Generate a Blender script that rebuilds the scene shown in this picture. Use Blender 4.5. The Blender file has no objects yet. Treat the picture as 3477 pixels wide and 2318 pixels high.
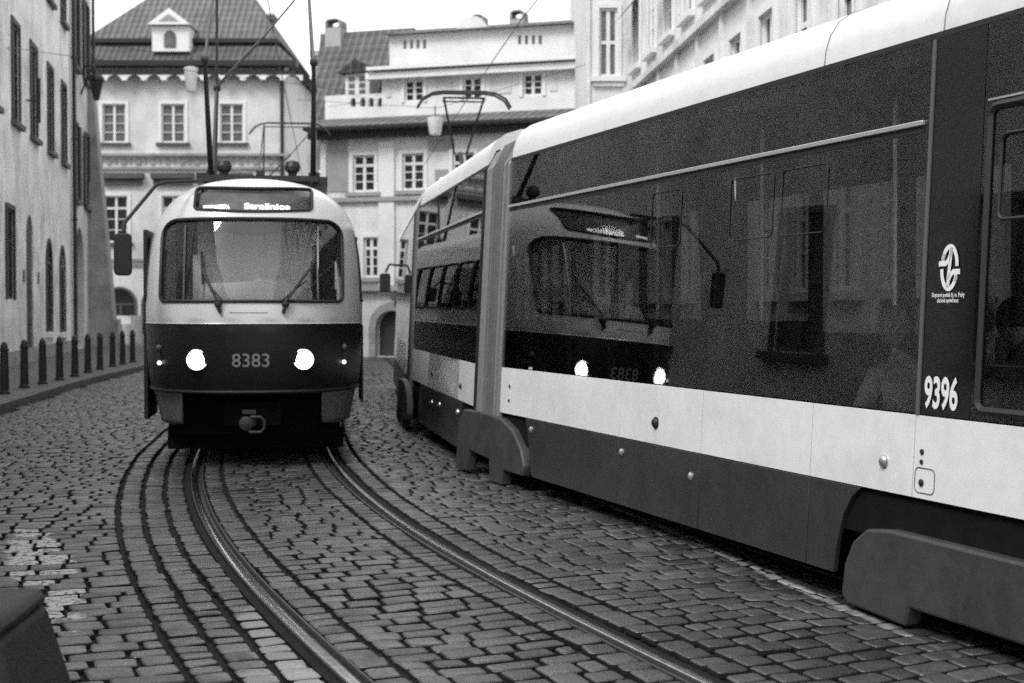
import bpy, math, random
import numpy as np
from math import radians as R, sin, cos, pi
from mathutils import Vector, Matrix
from mathutils.geometry import delaunay_2d_cdt

random.seed(7)
rng = np.random.default_rng(11)
scene = bpy.context.scene
col = scene.collection

# ---------------------------------------------------------------- camera, sky, sun, exposure
cam_data = bpy.data.cameras.new('camera')
cam = bpy.data.objects.new('camera', cam_data)
col.objects.link(cam)
cam_data.lens = 50.0
cam_data.sensor_width = 36.0
cam_data.clip_start = 0.1
cam_data.clip_end = 2000
cam.location = (0, 0, 1.7)
cam.rotation_euler = (R(90 - 1.297), 0, 0)
cam_data.dof.use_dof = True
cam_data.dof.focus_distance = 9.0
cam_data.dof.aperture_fstop = 2.6
scene.camera = cam

SUN_EL, SUN_ROT = 50, 218
world = bpy.data.worlds.new('World')
scene.world = world
world.use_nodes = True
wn = world.node_tree
wn.nodes.clear()
sky = wn.nodes.new('ShaderNodeTexSky')
sky.sky_type = 'NISHITA'
sky.sun_disc = False
sky.sun_elevation = R(SUN_EL)
sky.sun_rotation = R(SUN_ROT)
sky.air_density = 1.0
sky.dust_density = 6.0
sky.ozone_density = 1.0
bw = wn.nodes.new('ShaderNodeRGBToBW')
bg = wn.nodes.new('ShaderNodeBackground')
bg.inputs['Strength'].default_value = 0.12
wo = wn.nodes.new('ShaderNodeOutputWorld')
wn.links.new(sky.outputs[0], bw.inputs[0])
# a closed cover of thin bright cloud over the sky
stc = wn.nodes.new('ShaderNodeTexCoord')
cn = wn.nodes.new('ShaderNodeTexNoise')
cn.inputs['Scale'].default_value = 1.6
cn.inputs['Detail'].default_value = 6
wn.links.new(stc.outputs['Generated'], cn.inputs['Vector'])
cr_ = wn.nodes.new('ShaderNodeMapRange')
cr_.inputs['From Min'].default_value = 0.3
cr_.inputs['From Max'].default_value = 0.7
cr_.inputs['To Min'].default_value = 5.0
cr_.inputs['To Max'].default_value = 8.5
wn.links.new(cn.outputs['Fac'], cr_.inputs['Value'])
cm = wn.nodes.new('ShaderNodeMix'); cm.data_type = 'FLOAT'
cm.inputs[0].default_value = 0.85
wn.links.new(bw.outputs[0], cm.inputs[2])
wn.links.new(cr_.outputs[0], cm.inputs[3])
wn.links.new(cm.outputs[0], bg.inputs['Color'])
wn.links.new(bg.outputs[0], wo.inputs['Surface'])

sun_d = bpy.data.lights.new('sun', 'SUN')
sun_d.energy = 1.3
sun_d.angle = R(20)
sun_d.color = (1.0, 1.0, 1.0)
sun = bpy.data.objects.new('sun', sun_d)
col.objects.link(sun)
# sky texture azimuth: rotation measured from +Y towards +X
sd = Vector((sin(R(SUN_ROT)) * cos(R(SUN_EL)), cos(R(SUN_ROT)) * cos(R(SUN_EL)), sin(R(SUN_EL))))
sun.rotation_euler = sd.to_track_quat('Z', 'Y').to_euler()

scene.view_settings.view_transform = 'Standard'
scene.view_settings.look = 'None'
scene.view_settings.exposure = 1.0
scene.view_settings.gamma = 1.0
scene.view_settings.use_curve_mapping = False
scene.cycles.max_bounces = 8
scene.cycles.sample_clamp_indirect = 4.0
scene.cycles.transparent_max_bounces = 16
scene.cycles.use_denoising = False

# ---------------------------------------------------------------- materials (a black and white photograph: all greys)
M = {}

def g(v):
    return (v, v, v, 1)

def mat(name, base, rough=0.6, var=0.0, scale=3.0, bump=0.0, bscale=30.0, metal=0.0, spec=0.5, emit=0, island=0.0, streak=False, coat=0.0, stain=0.0, stscale=.25):
    m = bpy.data.materials.new(name)
    m.use_nodes = True
    nt = m.node_tree
    b = nt.nodes['Principled BSDF']
    b.inputs['Base Color'].default_value = g(base)
    b.inputs['Roughness'].default_value = rough
    b.inputs['Metallic'].default_value = metal
    b.inputs['Specular IOR Level'].default_value = spec
    if coat:
        b.inputs['Coat Weight'].default_value = coat
        b.inputs['Coat Roughness'].default_value = 0.08
    tc = nt.nodes.new('ShaderNodeTexCoord')
    if var > 0 or island > 0:
        val = None
        if var > 0:
            n = nt.nodes.new('ShaderNodeTexNoise')
            n.inputs['Scale'].default_value = scale
            n.inputs['Detail'].default_value = 6
            n.inputs['Roughness'].default_value = 0.65
            src = tc.outputs['Object']
            if streak:
                mp = nt.nodes.new('ShaderNodeMapping')
                mp.inputs['Scale'].default_value = (1, 1, 0.25)
                nt.links.new(src, mp.inputs[0])
                src = mp.outputs[0]
            nt.links.new(src, n.inputs['Vector'])
            mr = nt.nodes.new('ShaderNodeMapRange')
            mr.inputs['From Min'].default_value = 0.3
            mr.inputs['From Max'].default_value = 0.7
            mr.inputs['To Min'].default_value = base * (1 - var)
            mr.inputs['To Max'].default_value = base * (1 + var)
            nt.links.new(n.outputs['Fac'], mr.inputs['Value'])
            val = mr.outputs[0]
        if island > 0:
            ge = nt.nodes.new('ShaderNodeNewGeometry')
            mr2 = nt.nodes.new('ShaderNodeMapRange')
            mr2.inputs['To Min'].default_value = 1 - island
            mr2.inputs['To Max'].default_value = 1 + island
            nt.links.new(ge.outputs['Random Per Island'], mr2.inputs['Value'])
            mu = nt.nodes.new('ShaderNodeMath')
            mu.operation = 'MULTIPLY'
            if val is None:
                mu.inputs[0].default_value = base
            else:
                nt.links.new(val, mu.inputs[0])
            nt.links.new(mr2.outputs[0], mu.inputs[1])
            val = mu.outputs[0]
        if stain > 0:
            n3 = nt.nodes.new('ShaderNodeTexNoise')
            n3.inputs['Scale'].default_value = stscale
            n3.inputs['Detail'].default_value = 8
            n3.inputs['Roughness'].default_value = 0.72
            nt.links.new(tc.outputs['Object'], n3.inputs['Vector'])
            mr3 = nt.nodes.new('ShaderNodeMapRange')
            mr3.inputs['From Min'].default_value = 0.38
            mr3.inputs['From Max'].default_value = 0.56
            mr3.inputs['To Min'].default_value = 1 - stain
            mr3.inputs['To Max'].default_value = 1.0
            nt.links.new(n3.outputs['Fac'], mr3.inputs['Value'])
            mu3 = nt.nodes.new('ShaderNodeMath'); mu3.operation = 'MULTIPLY'
            nt.links.new(val, mu3.inputs[0]); nt.links.new(mr3.outputs[0], mu3.inputs[1])
            val = mu3.outputs[0]
        nt.links.new(val, b.inputs['Base Color'])
    if bump > 0:
        n2 = nt.nodes.new('ShaderNodeTexNoise')
        n2.inputs['Scale'].default_value = bscale
        n2.inputs['Detail'].default_value = 5
        nt.links.new(tc.outputs['Object'], n2.inputs['Vector'])
        bp = nt.nodes.new('ShaderNodeBump')
        bp.inputs['Strength'].default_value = 1.0
        bp.inputs['Distance'].default_value = bump
        nt.links.new(n2.outputs['Fac'], bp.inputs['Height'])
        nt.links.new(bp.outputs[0], b.inputs['Normal'])
    if emit:
        b.inputs['Emission Color'].default_value = g(1)
        b.inputs['Emission Strength'].default_value = emit
    M[name] = m
    return m

def glass(name, tint, ior=1.5, rough=0.0, dirt=0.0):
    m = bpy.data.materials.new(name)
    m.use_nodes = True
    nt = m.node_tree
    nt.nodes.clear()
    out = nt.nodes.new('ShaderNodeOutputMaterial')
    fr = nt.nodes.new('ShaderNodeFresnel')
    fr.inputs['IOR'].default_value = ior
    tr = nt.nodes.new('ShaderNodeBsdfTransparent')
    tr.inputs['Color'].default_value = g(tint)
    gl = nt.nodes.new('ShaderNodeBsdfGlossy')
    gl.inputs['Roughness'].default_value = rough
    mx = nt.nodes.new('ShaderNodeMixShader')
    nt.links.new(fr.outputs[0], mx.inputs[0])
    base = tr.outputs[0]
    if dirt > 0:
        df = nt.nodes.new('ShaderNodeBsdfDiffuse')
        df.inputs['Color'].default_value = g(0.35)
        m0 = nt.nodes.new('ShaderNodeMixShader')
        m0.inputs[0].default_value = dirt
        nt.links.new(tr.outputs[0], m0.inputs[1])
        nt.links.new(df.outputs[0], m0.inputs[2])
        base = m0.outputs[0]
    nt.links.new(base, mx.inputs[1])
    nt.links.new(gl.outputs[0], mx.inputs[2])
    nt.links.new(mx.outputs[0], out.inputs['Surface'])
    M[name] = m
    return m

def tiles(name, base, scale=3.2):
    """pantiles: ribs down the slope and courses across it, in object space"""
    m = mat(name, base, 0.85, var=0.25, scale=1.2)
    nt = m.node_tree
    b = nt.nodes['Principled BSDF']
    tc = nt.nodes.new('ShaderNodeTexCoord')
    w = nt.nodes.new('ShaderNodeTexWave')
    w.wave_type = 'BANDS'; w.bands_direction = 'X'
    w.inputs['Scale'].default_value = 1.02 ; w.inputs['Distortion'].default_value = 1.0
    w2 = nt.nodes.new('ShaderNodeTexWave')
    w2.wave_type = 'BANDS'; w2.bands_direction = 'Z'; w2.wave_profile = 'SAW'
    w2.inputs['Scale'].default_value = .9; w2.inputs['Distortion'].default_value = 2.5
    for q in (w, w2):
        nt.links.new(tc.outputs['Object'], q.inputs['Vector'])
    ad = nt.nodes.new('ShaderNodeMath'); ad.operation = 'ADD'
    nt.links.new(w.outputs['Fac'], ad.inputs[0]); nt.links.new(w2.outputs['Fac'], ad.inputs[1])
    bp = nt.nodes.new('ShaderNodeBump'); bp.inputs['Distance'].default_value = 0.10; bp.inputs['Strength'].default_value = 1
    nt.links.new(ad.outputs[0], bp.inputs['Height'])
    nt.links.new(bp.outputs[0], b.inputs['Normal'])
    mrr = nt.nodes.new('ShaderNodeMapRange'); mrr.inputs['From Max'].default_value = 2.0; mrr.inputs['To Min'].default_value = .5; mrr.inputs['To Max'].default_value = 1.4
    nt.links.new(ad.outputs[0], mrr.inputs['Value'])
    muu = nt.nodes.new('ShaderNodeMath'); muu.operation = 'MULTIPLY'
    nt.links.new(b.inputs['Base Color'].links[0].from_socket, muu.inputs[0]); nt.links.new(mrr.outputs[0], muu.inputs[1])
    nt.links.new(muu.outputs[0], b.inputs['Base Color'])
    return m

mat('cobble', 0.052, 0.36, stain=.62, stscale=.55, var=0.32, scale=34, bump=0.005, bscale=60, island=0.5, spec=0.7)
mat('grout_joint_shade', 0.010, 0.9, var=0.4, scale=6, bump=0.01, bscale=60, spec=0.2)
mat('ground', 0.10, 0.9, var=0.3, scale=2)
mat('sett', 0.10, 0.75, var=0.3, scale=3, bump=0.012, bscale=12)
mat('kerbstone', 0.085, 0.7, var=0.3, scale=4, bump=0.006, bscale=30)
mat('rail_steel', 0.30, 0.22, var=0.35, scale=14, metal=1.0)
mat('tar', 0.045, 0.7, var=0.4, scale=8, bump=0.006, bscale=50)
mat('plaster_worn', 0.80, 0.9, stain=.38, stscale=.5, var=0.16, scale=2.5, bump=0.012, bscale=14, streak=True)
mat('plaster_mid', 0.64, 0.9, stain=.28, stscale=.35, var=0.10, scale=2.4, bump=0.01, bscale=8, streak=True)
mat('plaster_pale', 0.68, 0.9, stain=.28, stscale=.4, var=0.08, scale=2.4, bump=0.01, bscale=8, streak=True)
mat('plaster_white', 0.70, 0.9, stain=.16, stscale=.4, var=0.05, scale=2.5, bump=0.01, bscale=8, streak=True)
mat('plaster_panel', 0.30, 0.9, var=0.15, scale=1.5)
mat('trim_white', 0.70, 0.7, var=0.08, scale=3)
mat('trim_dark', 0.07, 0.7, var=0.2, scale=3)
mat('stone_dark', 0.27, 0.9, var=0.3, scale=1.5, bump=0.02, bscale=5)
mat('wood_dark', 0.035, 0.7, var=0.3, scale=5)
mat('pane_dark', 0.02, 0.12, spec=0.5)
mat('pane_matte', 0.015, 0.5, spec=0.1)
mat('pane_soft', 0.07, 0.5, spec=0.2)
mat('coupler_metal', 0.035, 0.5, spec=0.3)
mat('rail_rust', 0.035, 0.5, var=0.4, scale=20, spec=0.4)
mat('pane_mid', 0.13, 0.2, var=0.4, scale=2)
mat('iron', 0.018, 0.5, var=0.2, scale=20, spec=0.4)
mat('iron_grey', 0.10, 0.5, spec=0.3)
mat('chimney', 0.36, 0.9, var=0.15, scale=1.5)
tiles('tile_dark', 0.085)
tiles('tile_mid', 0.13)
mat('lamp_glass', 0.75, 0.3)
# old tram
mat('cream', 0.62, 0.3, var=0.05, scale=1.5, coat=0.4)
mat('old_red', 0.010, 0.36, var=0.12, scale=2, spec=0.35)
mat('apron', 0.13, 0.45, var=0.25, scale=4)
mat('rubber', 0.012, 0.6)
mat('chrome', 0.6, 0.15, metal=1.0)
mat('cab_light', 0.8, 0.8, var=0.1, scale=2)
mat('cab_dark', 0.05, 0.8)
mat('headlight_on', 0.9, 0.3, emit=4.5)
mat('lamp_small', 0.9, 0.3, emit=.9)
mat('led', 0.9, 0.4, emit=2.2)
mat('number_grey', 0.22, 0.5)
mat('under', 0.010, 0.9, var=0.3, scale=6, spec=0.05)
# new tram
mat('panel_white', 0.74, 0.35, var=0.04, scale=14, coat=0.3, stain=.10, stscale=1.6)
mat('roof_white', 0.66, 0.4, var=0.04, scale=9, stain=.12, stscale=.8)
mat('skirt_red', 0.034, 0.42, var=0.10, scale=9, coat=0.15, stain=.25, stscale=1.2)
mat('cover_red', 0.044, 0.55, var=0.16, scale=12, bump=0.001, bscale=60, stain=.35, stscale=2)
mat('bellows', 0.09, 0.6, var=0.15, scale=6, bump=0.003, bscale=50)
mat('bellows_frame', 0.20, 0.5, var=.15, scale=20)
mat('dark_panel', 0.008, 0.08, spec=0.5)
mat('dome', 0.55, 0.25, metal=0.8)
mat('silver', 0.55, 0.3, metal=0.7)
mat('sticker_white', 0.75, 0.5)
mat('sign_back', 0.30, 0.6, var=.5, scale=2.5)  # mottled grey backing imitates reflections in the sign glass
mat('interior', 0.10, 0.7, var=0.1, scale=2)
mat('interior_light', 0.75, 0.6)
mat('block_dark', 0.022, 0.8, var=0.3, scale=4, bump=0.006, bscale=30)
mat('seat', 0.06, 0.8)
mat('coat_pale', 0.8, 0.9, var=0.2, scale=9)
mat('coat_dark', 0.05, 0.9)
mat('skin', 0.42, 0.6)
mat('hair', 0.45, 0.8, var=0.4, scale=60)
mat('hair_dark', 0.03, 0.8)
glass('glass_tinted', 0.82, 1.85, .002)
glass('glass_far', 0.07, 1.5)
glass('glass_clear', 0.55, 1.5)
glass('glass_wind', 0.88, 1.7, dirt=0.06)

# ---------------------------------------------------------------- helpers
def tag(o, label, cat, group=None, kind=None):
    if label: o['label'] = label
    if cat: o['category'] = cat
    if group: o['group'] = group
    if kind: o['kind'] = kind
    return o

def empty(name, loc, rz=0.0):
    o = bpy.data.objects.new(name, None)
    o.empty_display_size = 0.3
    col.objects.link(o)
    o.location = loc
    o.rotation_euler = (0, 0, rz)
    return o

def link(name, me, m=None, parent=None, loc=None, rz=None):
    o = bpy.data.objects.new(name, me)
    col.objects.link(o)
    if m is not None:
        ms = m if isinstance(m, (list, tuple)) else [m]
        if len(me.materials) == 0:
            for q in ms: me.materials.append(M[q] if isinstance(q, str) else q)
    if parent: o.parent = parent
    if loc is not None: o.location = loc
    if rz is not None: o.rotation_euler = (0, 0, rz)
    return o

class MB:
    def __init__(s):
        s.v = []; s.f = []
    def add(s, vs, fs):
        k = len(s.v)
        s.v += [tuple(p) for p in vs]
        s.f += [tuple(i + k for i in f) for f in fs]
        return s
    def box(s, x0, x1, y0, y1, z0, z1):
        return s.add([(x0,y0,z0),(x1,y0,z0),(x1,y1,z0),(x0,y1,z0),(x0,y0,z1),(x1,y0,z1),(x1,y1,z1),(x0,y1,z1)],
                     [(0,3,2,1),(4,5,6,7),(0,1,5,4),(1,2,6,5),(2,3,7,6),(3,0,4,7)])
    def tube(s, pts, r, n=10, cap=True):
        pts = [Vector(p) for p in pts]
        rs = r if isinstance(r, (list, tuple)) else [r] * len(pts)
        rings = []
        up = None
        for i, p in enumerate(pts):
            d = (pts[min(i + 1, len(pts) - 1)] - pts[max(i - 1, 0)])
            if d.length < 1e-9: d = Vector((0, 0, 1))
            d.normalize()
            if up is None:
                up = Vector((0, 0, 1)) if abs(d.z) < 0.9 else Vector((1, 0, 0))
            a = d.cross(up)
            if a.length < 1e-5:
                up = Vector((0, 1, 0)); a = d.cross(up)
            a.normalize()
            b = d.cross(a).normalized()
            up = -b
            rings.append([p + (a * cos(2 * pi * k / n) + b * sin(2 * pi * k / n)) * rs[i] for k in range(n)])
        vs = [q for ring in rings for q in ring]
        fs = []
        for i in range(len(pts) - 1):
            for k in range(n):
                a0 = i * n + k; a1 = i * n + (k + 1) % n
                fs.append((a0, a0 + n, a1 + n, a1))
        if cap:
            fs.append(tuple(range(n)))
            fs.append(tuple(reversed(range((len(pts) - 1) * n, len(pts) * n))))
        return s.add(vs, fs)
    def lathe(s, prof, n=20, c=(0, 0, 0), axis='z'):
        vs = []; fs = []
        for (r, h) in prof:
            for k in range(n):
                a = 2 * pi * k / n
                if axis == 'z': vs.append((c[0] + r * cos(a), c[1] + r * sin(a), c[2] + h))
                elif axis == 'y': vs.append((c[0] + r * cos(a), c[1] + h, c[2] + r * sin(a)))
                else: vs.append((c[0] + h, c[1] + r * cos(a), c[2] + r * sin(a)))
        for i in range(len(prof) - 1):
            for k in range(n):
                a0 = i * n + k; a1 = i * n + (k + 1) % n
                fs.append((a0, a1, a1 + n, a0 + n))
        fs.append(tuple(reversed(range(n))))
        fs.append(tuple(range((len(prof) - 1) * n, len(prof) * n)))
        return s.add(vs, fs)
    def prism_xz(s, poly, y0, y1):
        """polygon in x,z extruded from y0 to y1"""
        n = len(poly)
        vs = [(p[0], y0, p[1]) for p in poly] + [(p[0], y1, p[1]) for p in poly]
        fs = [tuple(range(n)), tuple(reversed(range(n, 2 * n)))]
        fs += [(i, i + n, (i + 1) % n + n, (i + 1) % n) for i in range(n)]
        return s.add(vs, fs)
    def prism_yz(s, poly, x0, x1):
        n = len(poly)
        vs = [(x0, p[0], p[1]) for p in poly] + [(x1, p[0], p[1]) for p in poly]
        fs = [tuple(range(n)), tuple(reversed(range(n, 2 * n)))]
        fs += [(i, i + n, (i + 1) % n + n, (i + 1) % n) for i in range(n)]
        return s.add(vs, fs)
    def prism_xy(s, poly, z0, z1):
        n = len(poly)
        vs = [(p[0], p[1], z0) for p in poly] + [(p[0], p[1], z1) for p in poly]
        fs = [tuple(reversed(range(n))), tuple(range(n, 2 * n))]
        fs += [(i, (i + 1) % n, (i + 1) % n + n, i + n) for i in range(n)]
        return s.add(vs, fs)
    def mesh(s, name, smooth=False, fix=True):
        me = bpy.data.meshes.new(name)
        me.from_pydata(s.v, [], s.f)
        if fix:
            import bmesh
            bm = bmesh.new(); bm.from_mesh(me)
            bmesh.ops.recalc_face_normals(bm, faces=bm.faces)
            bm.to_mesh(me); bm.free()
        if smooth:
            me.shade_smooth()
            me.set_sharp_from_angle(angle=R(38))
        me.update()
        return me
    def build(s, name, m, parent=None, loc=None, rz=None, smooth=False, bevel=0.0, fix=True):
        o = link(name, s.mesh(name, smooth, fix), m, parent, loc, rz)
        if bevel:
            bv = o.modifiers.new('bevel', 'BEVEL')
            bv.width = bevel; bv.segments = 2; bv.limit_method = 'ANGLE'; bv.angle_limit = R(40)
            o.data.shade_smooth(); o.data.set_sharp_from_angle(angle=R(50))
        return o

def rrect(x0, x1, z0, z1, r, n=6):
    """rounded rectangle loop; r = one radius or four (bottom-left, bottom-right, top-right, top-left)"""
    rr = r if isinstance(r, (list, tuple)) else [r] * 4
    cs = [(x0 + rr[0], z0 + rr[0], rr[0], 180), (x1 - rr[1], z0 + rr[1], rr[1], 270), (x1 - rr[2], z1 - rr[2], rr[2], 0), (x0 + rr[3], z1 - rr[3], rr[3], 90)]
    out = []
    for (cx, cz, q, a0) in cs:
        for k in range(n + 1):
            a = R(a0 + 90 * k / n)
            out.append((cx + q * cos(a), cz + q * sin(a)))
    return out

def dense(loop, step):
    out = []
    n = len(loop)
    for i in range(n):
        a = loop[i]; b = loop[(i + 1) % n]
        L = math.hypot(b[0] - a[0], b[1] - a[1])
        k = max(1, int(math.ceil(L / step)))
        for j in range(k):
            out.append((a[0] + (b[0] - a[0]) * j / k, a[1] + (b[1] - a[1]) * j / k))
    return [p for i, p in enumerate(out) if math.hypot(p[0] - out[i - 1][0], p[1] - out[i - 1][1]) > 1e-6]

def inside(P, loop):
    x, y = P[:, 0], P[:, 1]
    c = np.zeros(len(P), bool)
    n = len(loop)
    j = n - 1
    for i in range(n):
        xi, yi = loop[i]; xj, yj = loop[j]
        if yi != yj:
            t = ((yi > y) != (yj > y)) & (x < (xj - xi) * (y - yi) / (yj - yi) + xi)
            c ^= t
        j = i
    return c

def cdt_regions(outer, holes, gx=(), gy=()):
    """constrained triangulation of outer loop with holes; returns points and triangles per region"""
    pts = []; edges = []
    for lp in [outer] + list(holes):
        k = len(pts)
        pts += list(lp)
        edges += [(k + i, k + (i + 1) % len(lp)) for i in range(len(lp))]
    if len(gx) and len(gy):
        G = np.array([(a, b) for a in gx for b in gy])
        pts += [tuple(p) for p in G[inside(G, outer)]]
    vo, eo, fo, _, _, _ = delaunay_2d_cdt([Vector(p) for p in pts], edges, [], 0, 1e-6)
    V = np.array([(v.x, v.y) for v in vo])
    F = np.array([f for f in fo if len(f) == 3])
    C = V[F].mean(axis=1)
    inn = inside(C, outer)
    reg = np.where(inn, 0, -1)
    for i, h in enumerate(holes):
        reg[inn & inside(C, h)] = i + 1
    return V, F, reg

def mesh_from(name, P3, F, smooth=True):
    used = np.unique(F)
    mp = -np.ones(len(P3), int); mp[used] = np.arange(len(used))
    me = bpy.data.meshes.new(name)
    me.from_pydata([tuple(p) for p in P3[used]], [], [tuple(t) for t in mp[F]])
    if smooth: me.shade_smooth()
    me.update()
    return me

def text_pts(txt, size, bold=0.0, narrow=1.0):
    """mesh data of a line of lettering in x,z, centred at 0"""
    cu = bpy.data.curves.new('lettering', 'FONT')
    cu.body = txt; cu.size = size; cu.offset = bold; cu.resolution_u = 4
    cu.align_x = 'CENTER'; cu.align_y = 'CENTER'
    ob = bpy.data.objects.new('lettering', cu)
    col.objects.link(ob)
    dg = bpy.context.evaluated_depsgraph_get(); dg.update()
    me = bpy.data.meshes.new_from_object(ob.evaluated_get(dg))
    V = np.array([(v.co.x * narrow, v.co.y) for v in me.vertices])
    F = [tuple(p.vertices) for p in me.polygons]
    bpy.data.meshes.remove(me)
    bpy.data.objects.remove(ob); bpy.data.curves.remove(cu)
    V[:, 0] -= (V[:, 0].min() + V[:, 0].max()) / 2
    V[:, 1] -= (V[:, 1].min() + V[:, 1].max()) / 2
    return V, F

def ground_xy(px, py, h=1.7):
    k = py - 710.0
    return ((px - 1176) / k * h, 3267 * h / k)

# ---------------------------------------------------------------- the track curve
ZT = np.array([-30, -12, -4, 0, 3, 5, 8, 10, 12, 14, 16, 18, 21, 30, 120.0])
MT = np.array([.75, .66, .56, .50, .455, .425, .385, .33, .28, .235, .19, .155, .132, .128, .128])
T2O = 3.58
zz = np.linspace(-30, 120, 3001)
mm = np.interp(zz, ZT, MT)
mm = np.convolve(np.pad(mm, 30, 'edge'), np.ones(61) / 61, 'valid')
xx = -np.concatenate([[0], np.cumsum((mm[1:] + mm[:-1]) / 2 * np.diff(zz))])
xx += -0.295 - np.interp(7.4, zz, xx)
ss = np.concatenate([[0], np.cumsum(np.hypot(np.diff(xx), np.diff(zz)))])
ss -= np.interp(0, zz, ss)
tl = np.sqrt(1 + mm ** 2)
nX, nY = 1 / tl, mm / tl                     # unit normal to the right of the track

def track(s, t):
    s = np.asarray(s, float); t = np.asarray(t, float)
    return np.interp(s, ss, xx) + t * np.interp(s, ss, nX), np.interp(s, ss, zz) + t * np.interp(s, ss, nY)

KERB = np.array([(-3.0, -20.0), (-5.6, 2.0), (-6.75, 10.0), (-8.51, 23.6), (-9.06, 27.5), (-9.76, 32.7), (-10.46, 41.1), (-11.2, 50.0), (-12.0, 60.0)])
def kerb_x(y):
    return np.interp(y, KERB[:, 1], KERB[:, 0])
def wall_x(y):
    return -6.29 - 0.191 * y

# ---------------------------------------------------------------- ground
mb = MB().add([(-600, -200, -0.13), (600, -200, -0.13), (600, 900, -0.13), (-600, 900, -0.13)], [(0, 1, 2, 3)])
tag(mb.build('ground', 'ground', fix=False), None, None, kind='structure')
# bed between the stones
mb = MB().add([(-30, -20, -0.032), (30, -20, -0.032), (30, 75, -0.032), (-30, 75, -0.032)], [(0, 1, 2, 3)])
tag(mb.build('road_bed', 'grout_joint_shade', fix=False), None, None, kind='structure')

# stones -----------------------------------------------------------
quads = []      # each: s0,s1,t0,t1
def rowjit(s, t):
    return 0.035 * np.sin(s * 1.3 + t * 2.1) + 0.02 * np.sin(t * 4.7 + s * 0.7)
def strip(t0, t1, s0, s1, lo=.13, hi=.22):
    s = s0
    while s < s1:
        L = random.uniform(lo, hi)
        quads.append((s, s + L, t0 + random.uniform(-.006, .006), t1 + random.uniform(-.006, .006)))
        s += L
def field(t0, t1, s0, s1, pitch=.172, lo=.15, hi=.29):
    s = s0
    while s < s1:
        p = pitch * random.uniform(.86, 1.14)
        t = t0 - random.uniform(0, .12)
        if t < t0 - .07: t = t0
        while t < t1 - .05:
            L = random.uniform(lo, hi)
            if t + L > t1 - .08: L = t1 - t
            a = max(t, t0)
            if s < 26 or L > .1:
                quads.append((s, s + p, a, t + L))
            t += L
        s += p
S0, S1 = 3.5, 52
G = 0.7175
strip(-1.42, -1.235, S0, S1); strip(-1.215, -1.035, S0, S1); strip(-1.015, -.845, S0, S1)
strip(-.655, -.475, S0, S1); strip(.475, .655, S0, S1); strip(.865, 1.045, S0, S1)
field(-.46, .46, S0, S1)
field(-14.0, -1.44, S0, S1)
field(1.06, T2O - .82, S0, S1)
field(T2O - .655, T2O + .655, S0 - 6, S1)
field(T2O + .82, 9.5, S0 - 6, S1)
Q = np.array(quads)
sc = (Q[:, 0] + Q[:, 1]) / 2; tc = (Q[:, 2] + Q[:, 3]) / 2
cx, cy = track(sc, tc)
keep = (cy > 3.6) & (cy < 50) & (cx > kerb_x(cy) + .16) & (np.abs(cx) < .42 * cy + 1.5) & (cx < 8)
Q = Q[keep]; cx = cx[keep]; cy = cy[keep]
N = len(Q)
gap = .0105 + rng.uniform(-.003, .006, N)
hs = (Q[:, 1] - Q[:, 0]) / 2 - gap * 1.25; ht = (Q[:, 3] - Q[:, 2]) / 2 - gap
hs = np.maximum(hs, .03); ht = np.maximum(ht, .03)
sc = (Q[:, 0] + Q[:, 1]) / 2 + rng.uniform(-.006, .006, N); tc = (Q[:, 2] + Q[:, 3]) / 2
infield = (np.abs(Q[:, 3] - Q[:, 2]) > 0)
dz = rng.normal(0, .0022, N); tiltS = rng.normal(0, .016, N); tiltT = rng.normal(0, .014, N)
skew = rng.normal(0, .035, N)
ch = .32                                                    # corner chamfer of the octagon
oct8 = np.array([(-1, -1 + ch), (-1 + ch, -1), (1 - ch, -1), (1, -1 + ch), (1, 1 - ch), (1 - ch, 1), (-1 + ch, 1), (-1, 1 - ch)])
rings = []
for (shr, zo) in ((1.0, -.034), (1.0, -.008), (-1, -.002), (-2, 0.0)):
    px = np.zeros((N, 8)); pt = np.zeros((N, 8))
    jit = rng.uniform(-.005, .005, (N, 8, 2))
    if shr == 1.0:
        a, b = hs[:, None], ht[:, None]
    elif shr == -1:
        a, b = hs[:, None] - .006, ht[:, None] - .006
    else:
        a, b = hs[:, None] - .018, ht[:, None] - .018
    if len(rings) == 0: jit0 = jit
    c = np.where(shr == 1.0, 1.0, 1.0)
    o = oct8.copy()
    # chamfer in metres so corners stay round whatever the stone's size
    cc = .016 if shr == 1.0 else (.015 if shr == -1 else .010)
    sx = np.sign(o[:, 0])[None, :]; sy = np.sign(o[:, 1])[None, :]
    onx = (np.abs(o[:, 0]) == 1)[None, :]; ony = (np.abs(o[:, 1]) == 1)[None, :]
    P = sx * np.where(onx, a, np.maximum(a - cc, .008)); T = sy * np.where(ony, b, np.maximum(b - cc, .008))
    P = P + jit0[:, :, 0]; T = T + jit0[:, :, 1]
    P2 = P + skew[:, None] * T; T2 = T - skew[:, None] * P
    Sx = sc[:, None] + P2; Tt = tc[:, None] + T2
    jj = rowjit(sc[:, None], Tt)
    isf = ((Q[:, 2] < -1.43) | ((Q[:, 2] > -.47) & (Q[:, 3] < .47)) | (Q[:, 2] > 1.05))[:, None]
    Sx = Sx + np.where(isf, jj, 0)
    X, Y = track(Sx, Tt)
    # gentle settlement of the whole surface
    Zg = .010 * np.sin(X * 1.7 + Y * .9) * np.sin(Y * 1.1 - X * .6)
    Zz = zo + dz[:, None] + tiltS[:, None] * P + tiltT[:, None] * T + Zg
    rings.append(np.stack([X, Y, Zz], -1))
V = np.stack(rings, 1).reshape(-1, 3)                        # N,4,8
base = (np.arange(N) * 32)[:, None]
loops = []; starts = []; totals = []
quadf = []
for r in range(3):
    for k in range(8):
        quadf.append([r * 8 + k, r * 8 + (k + 1) % 8, (r + 1) * 8 + (k + 1) % 8, (r + 1) * 8 + k])
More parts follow.
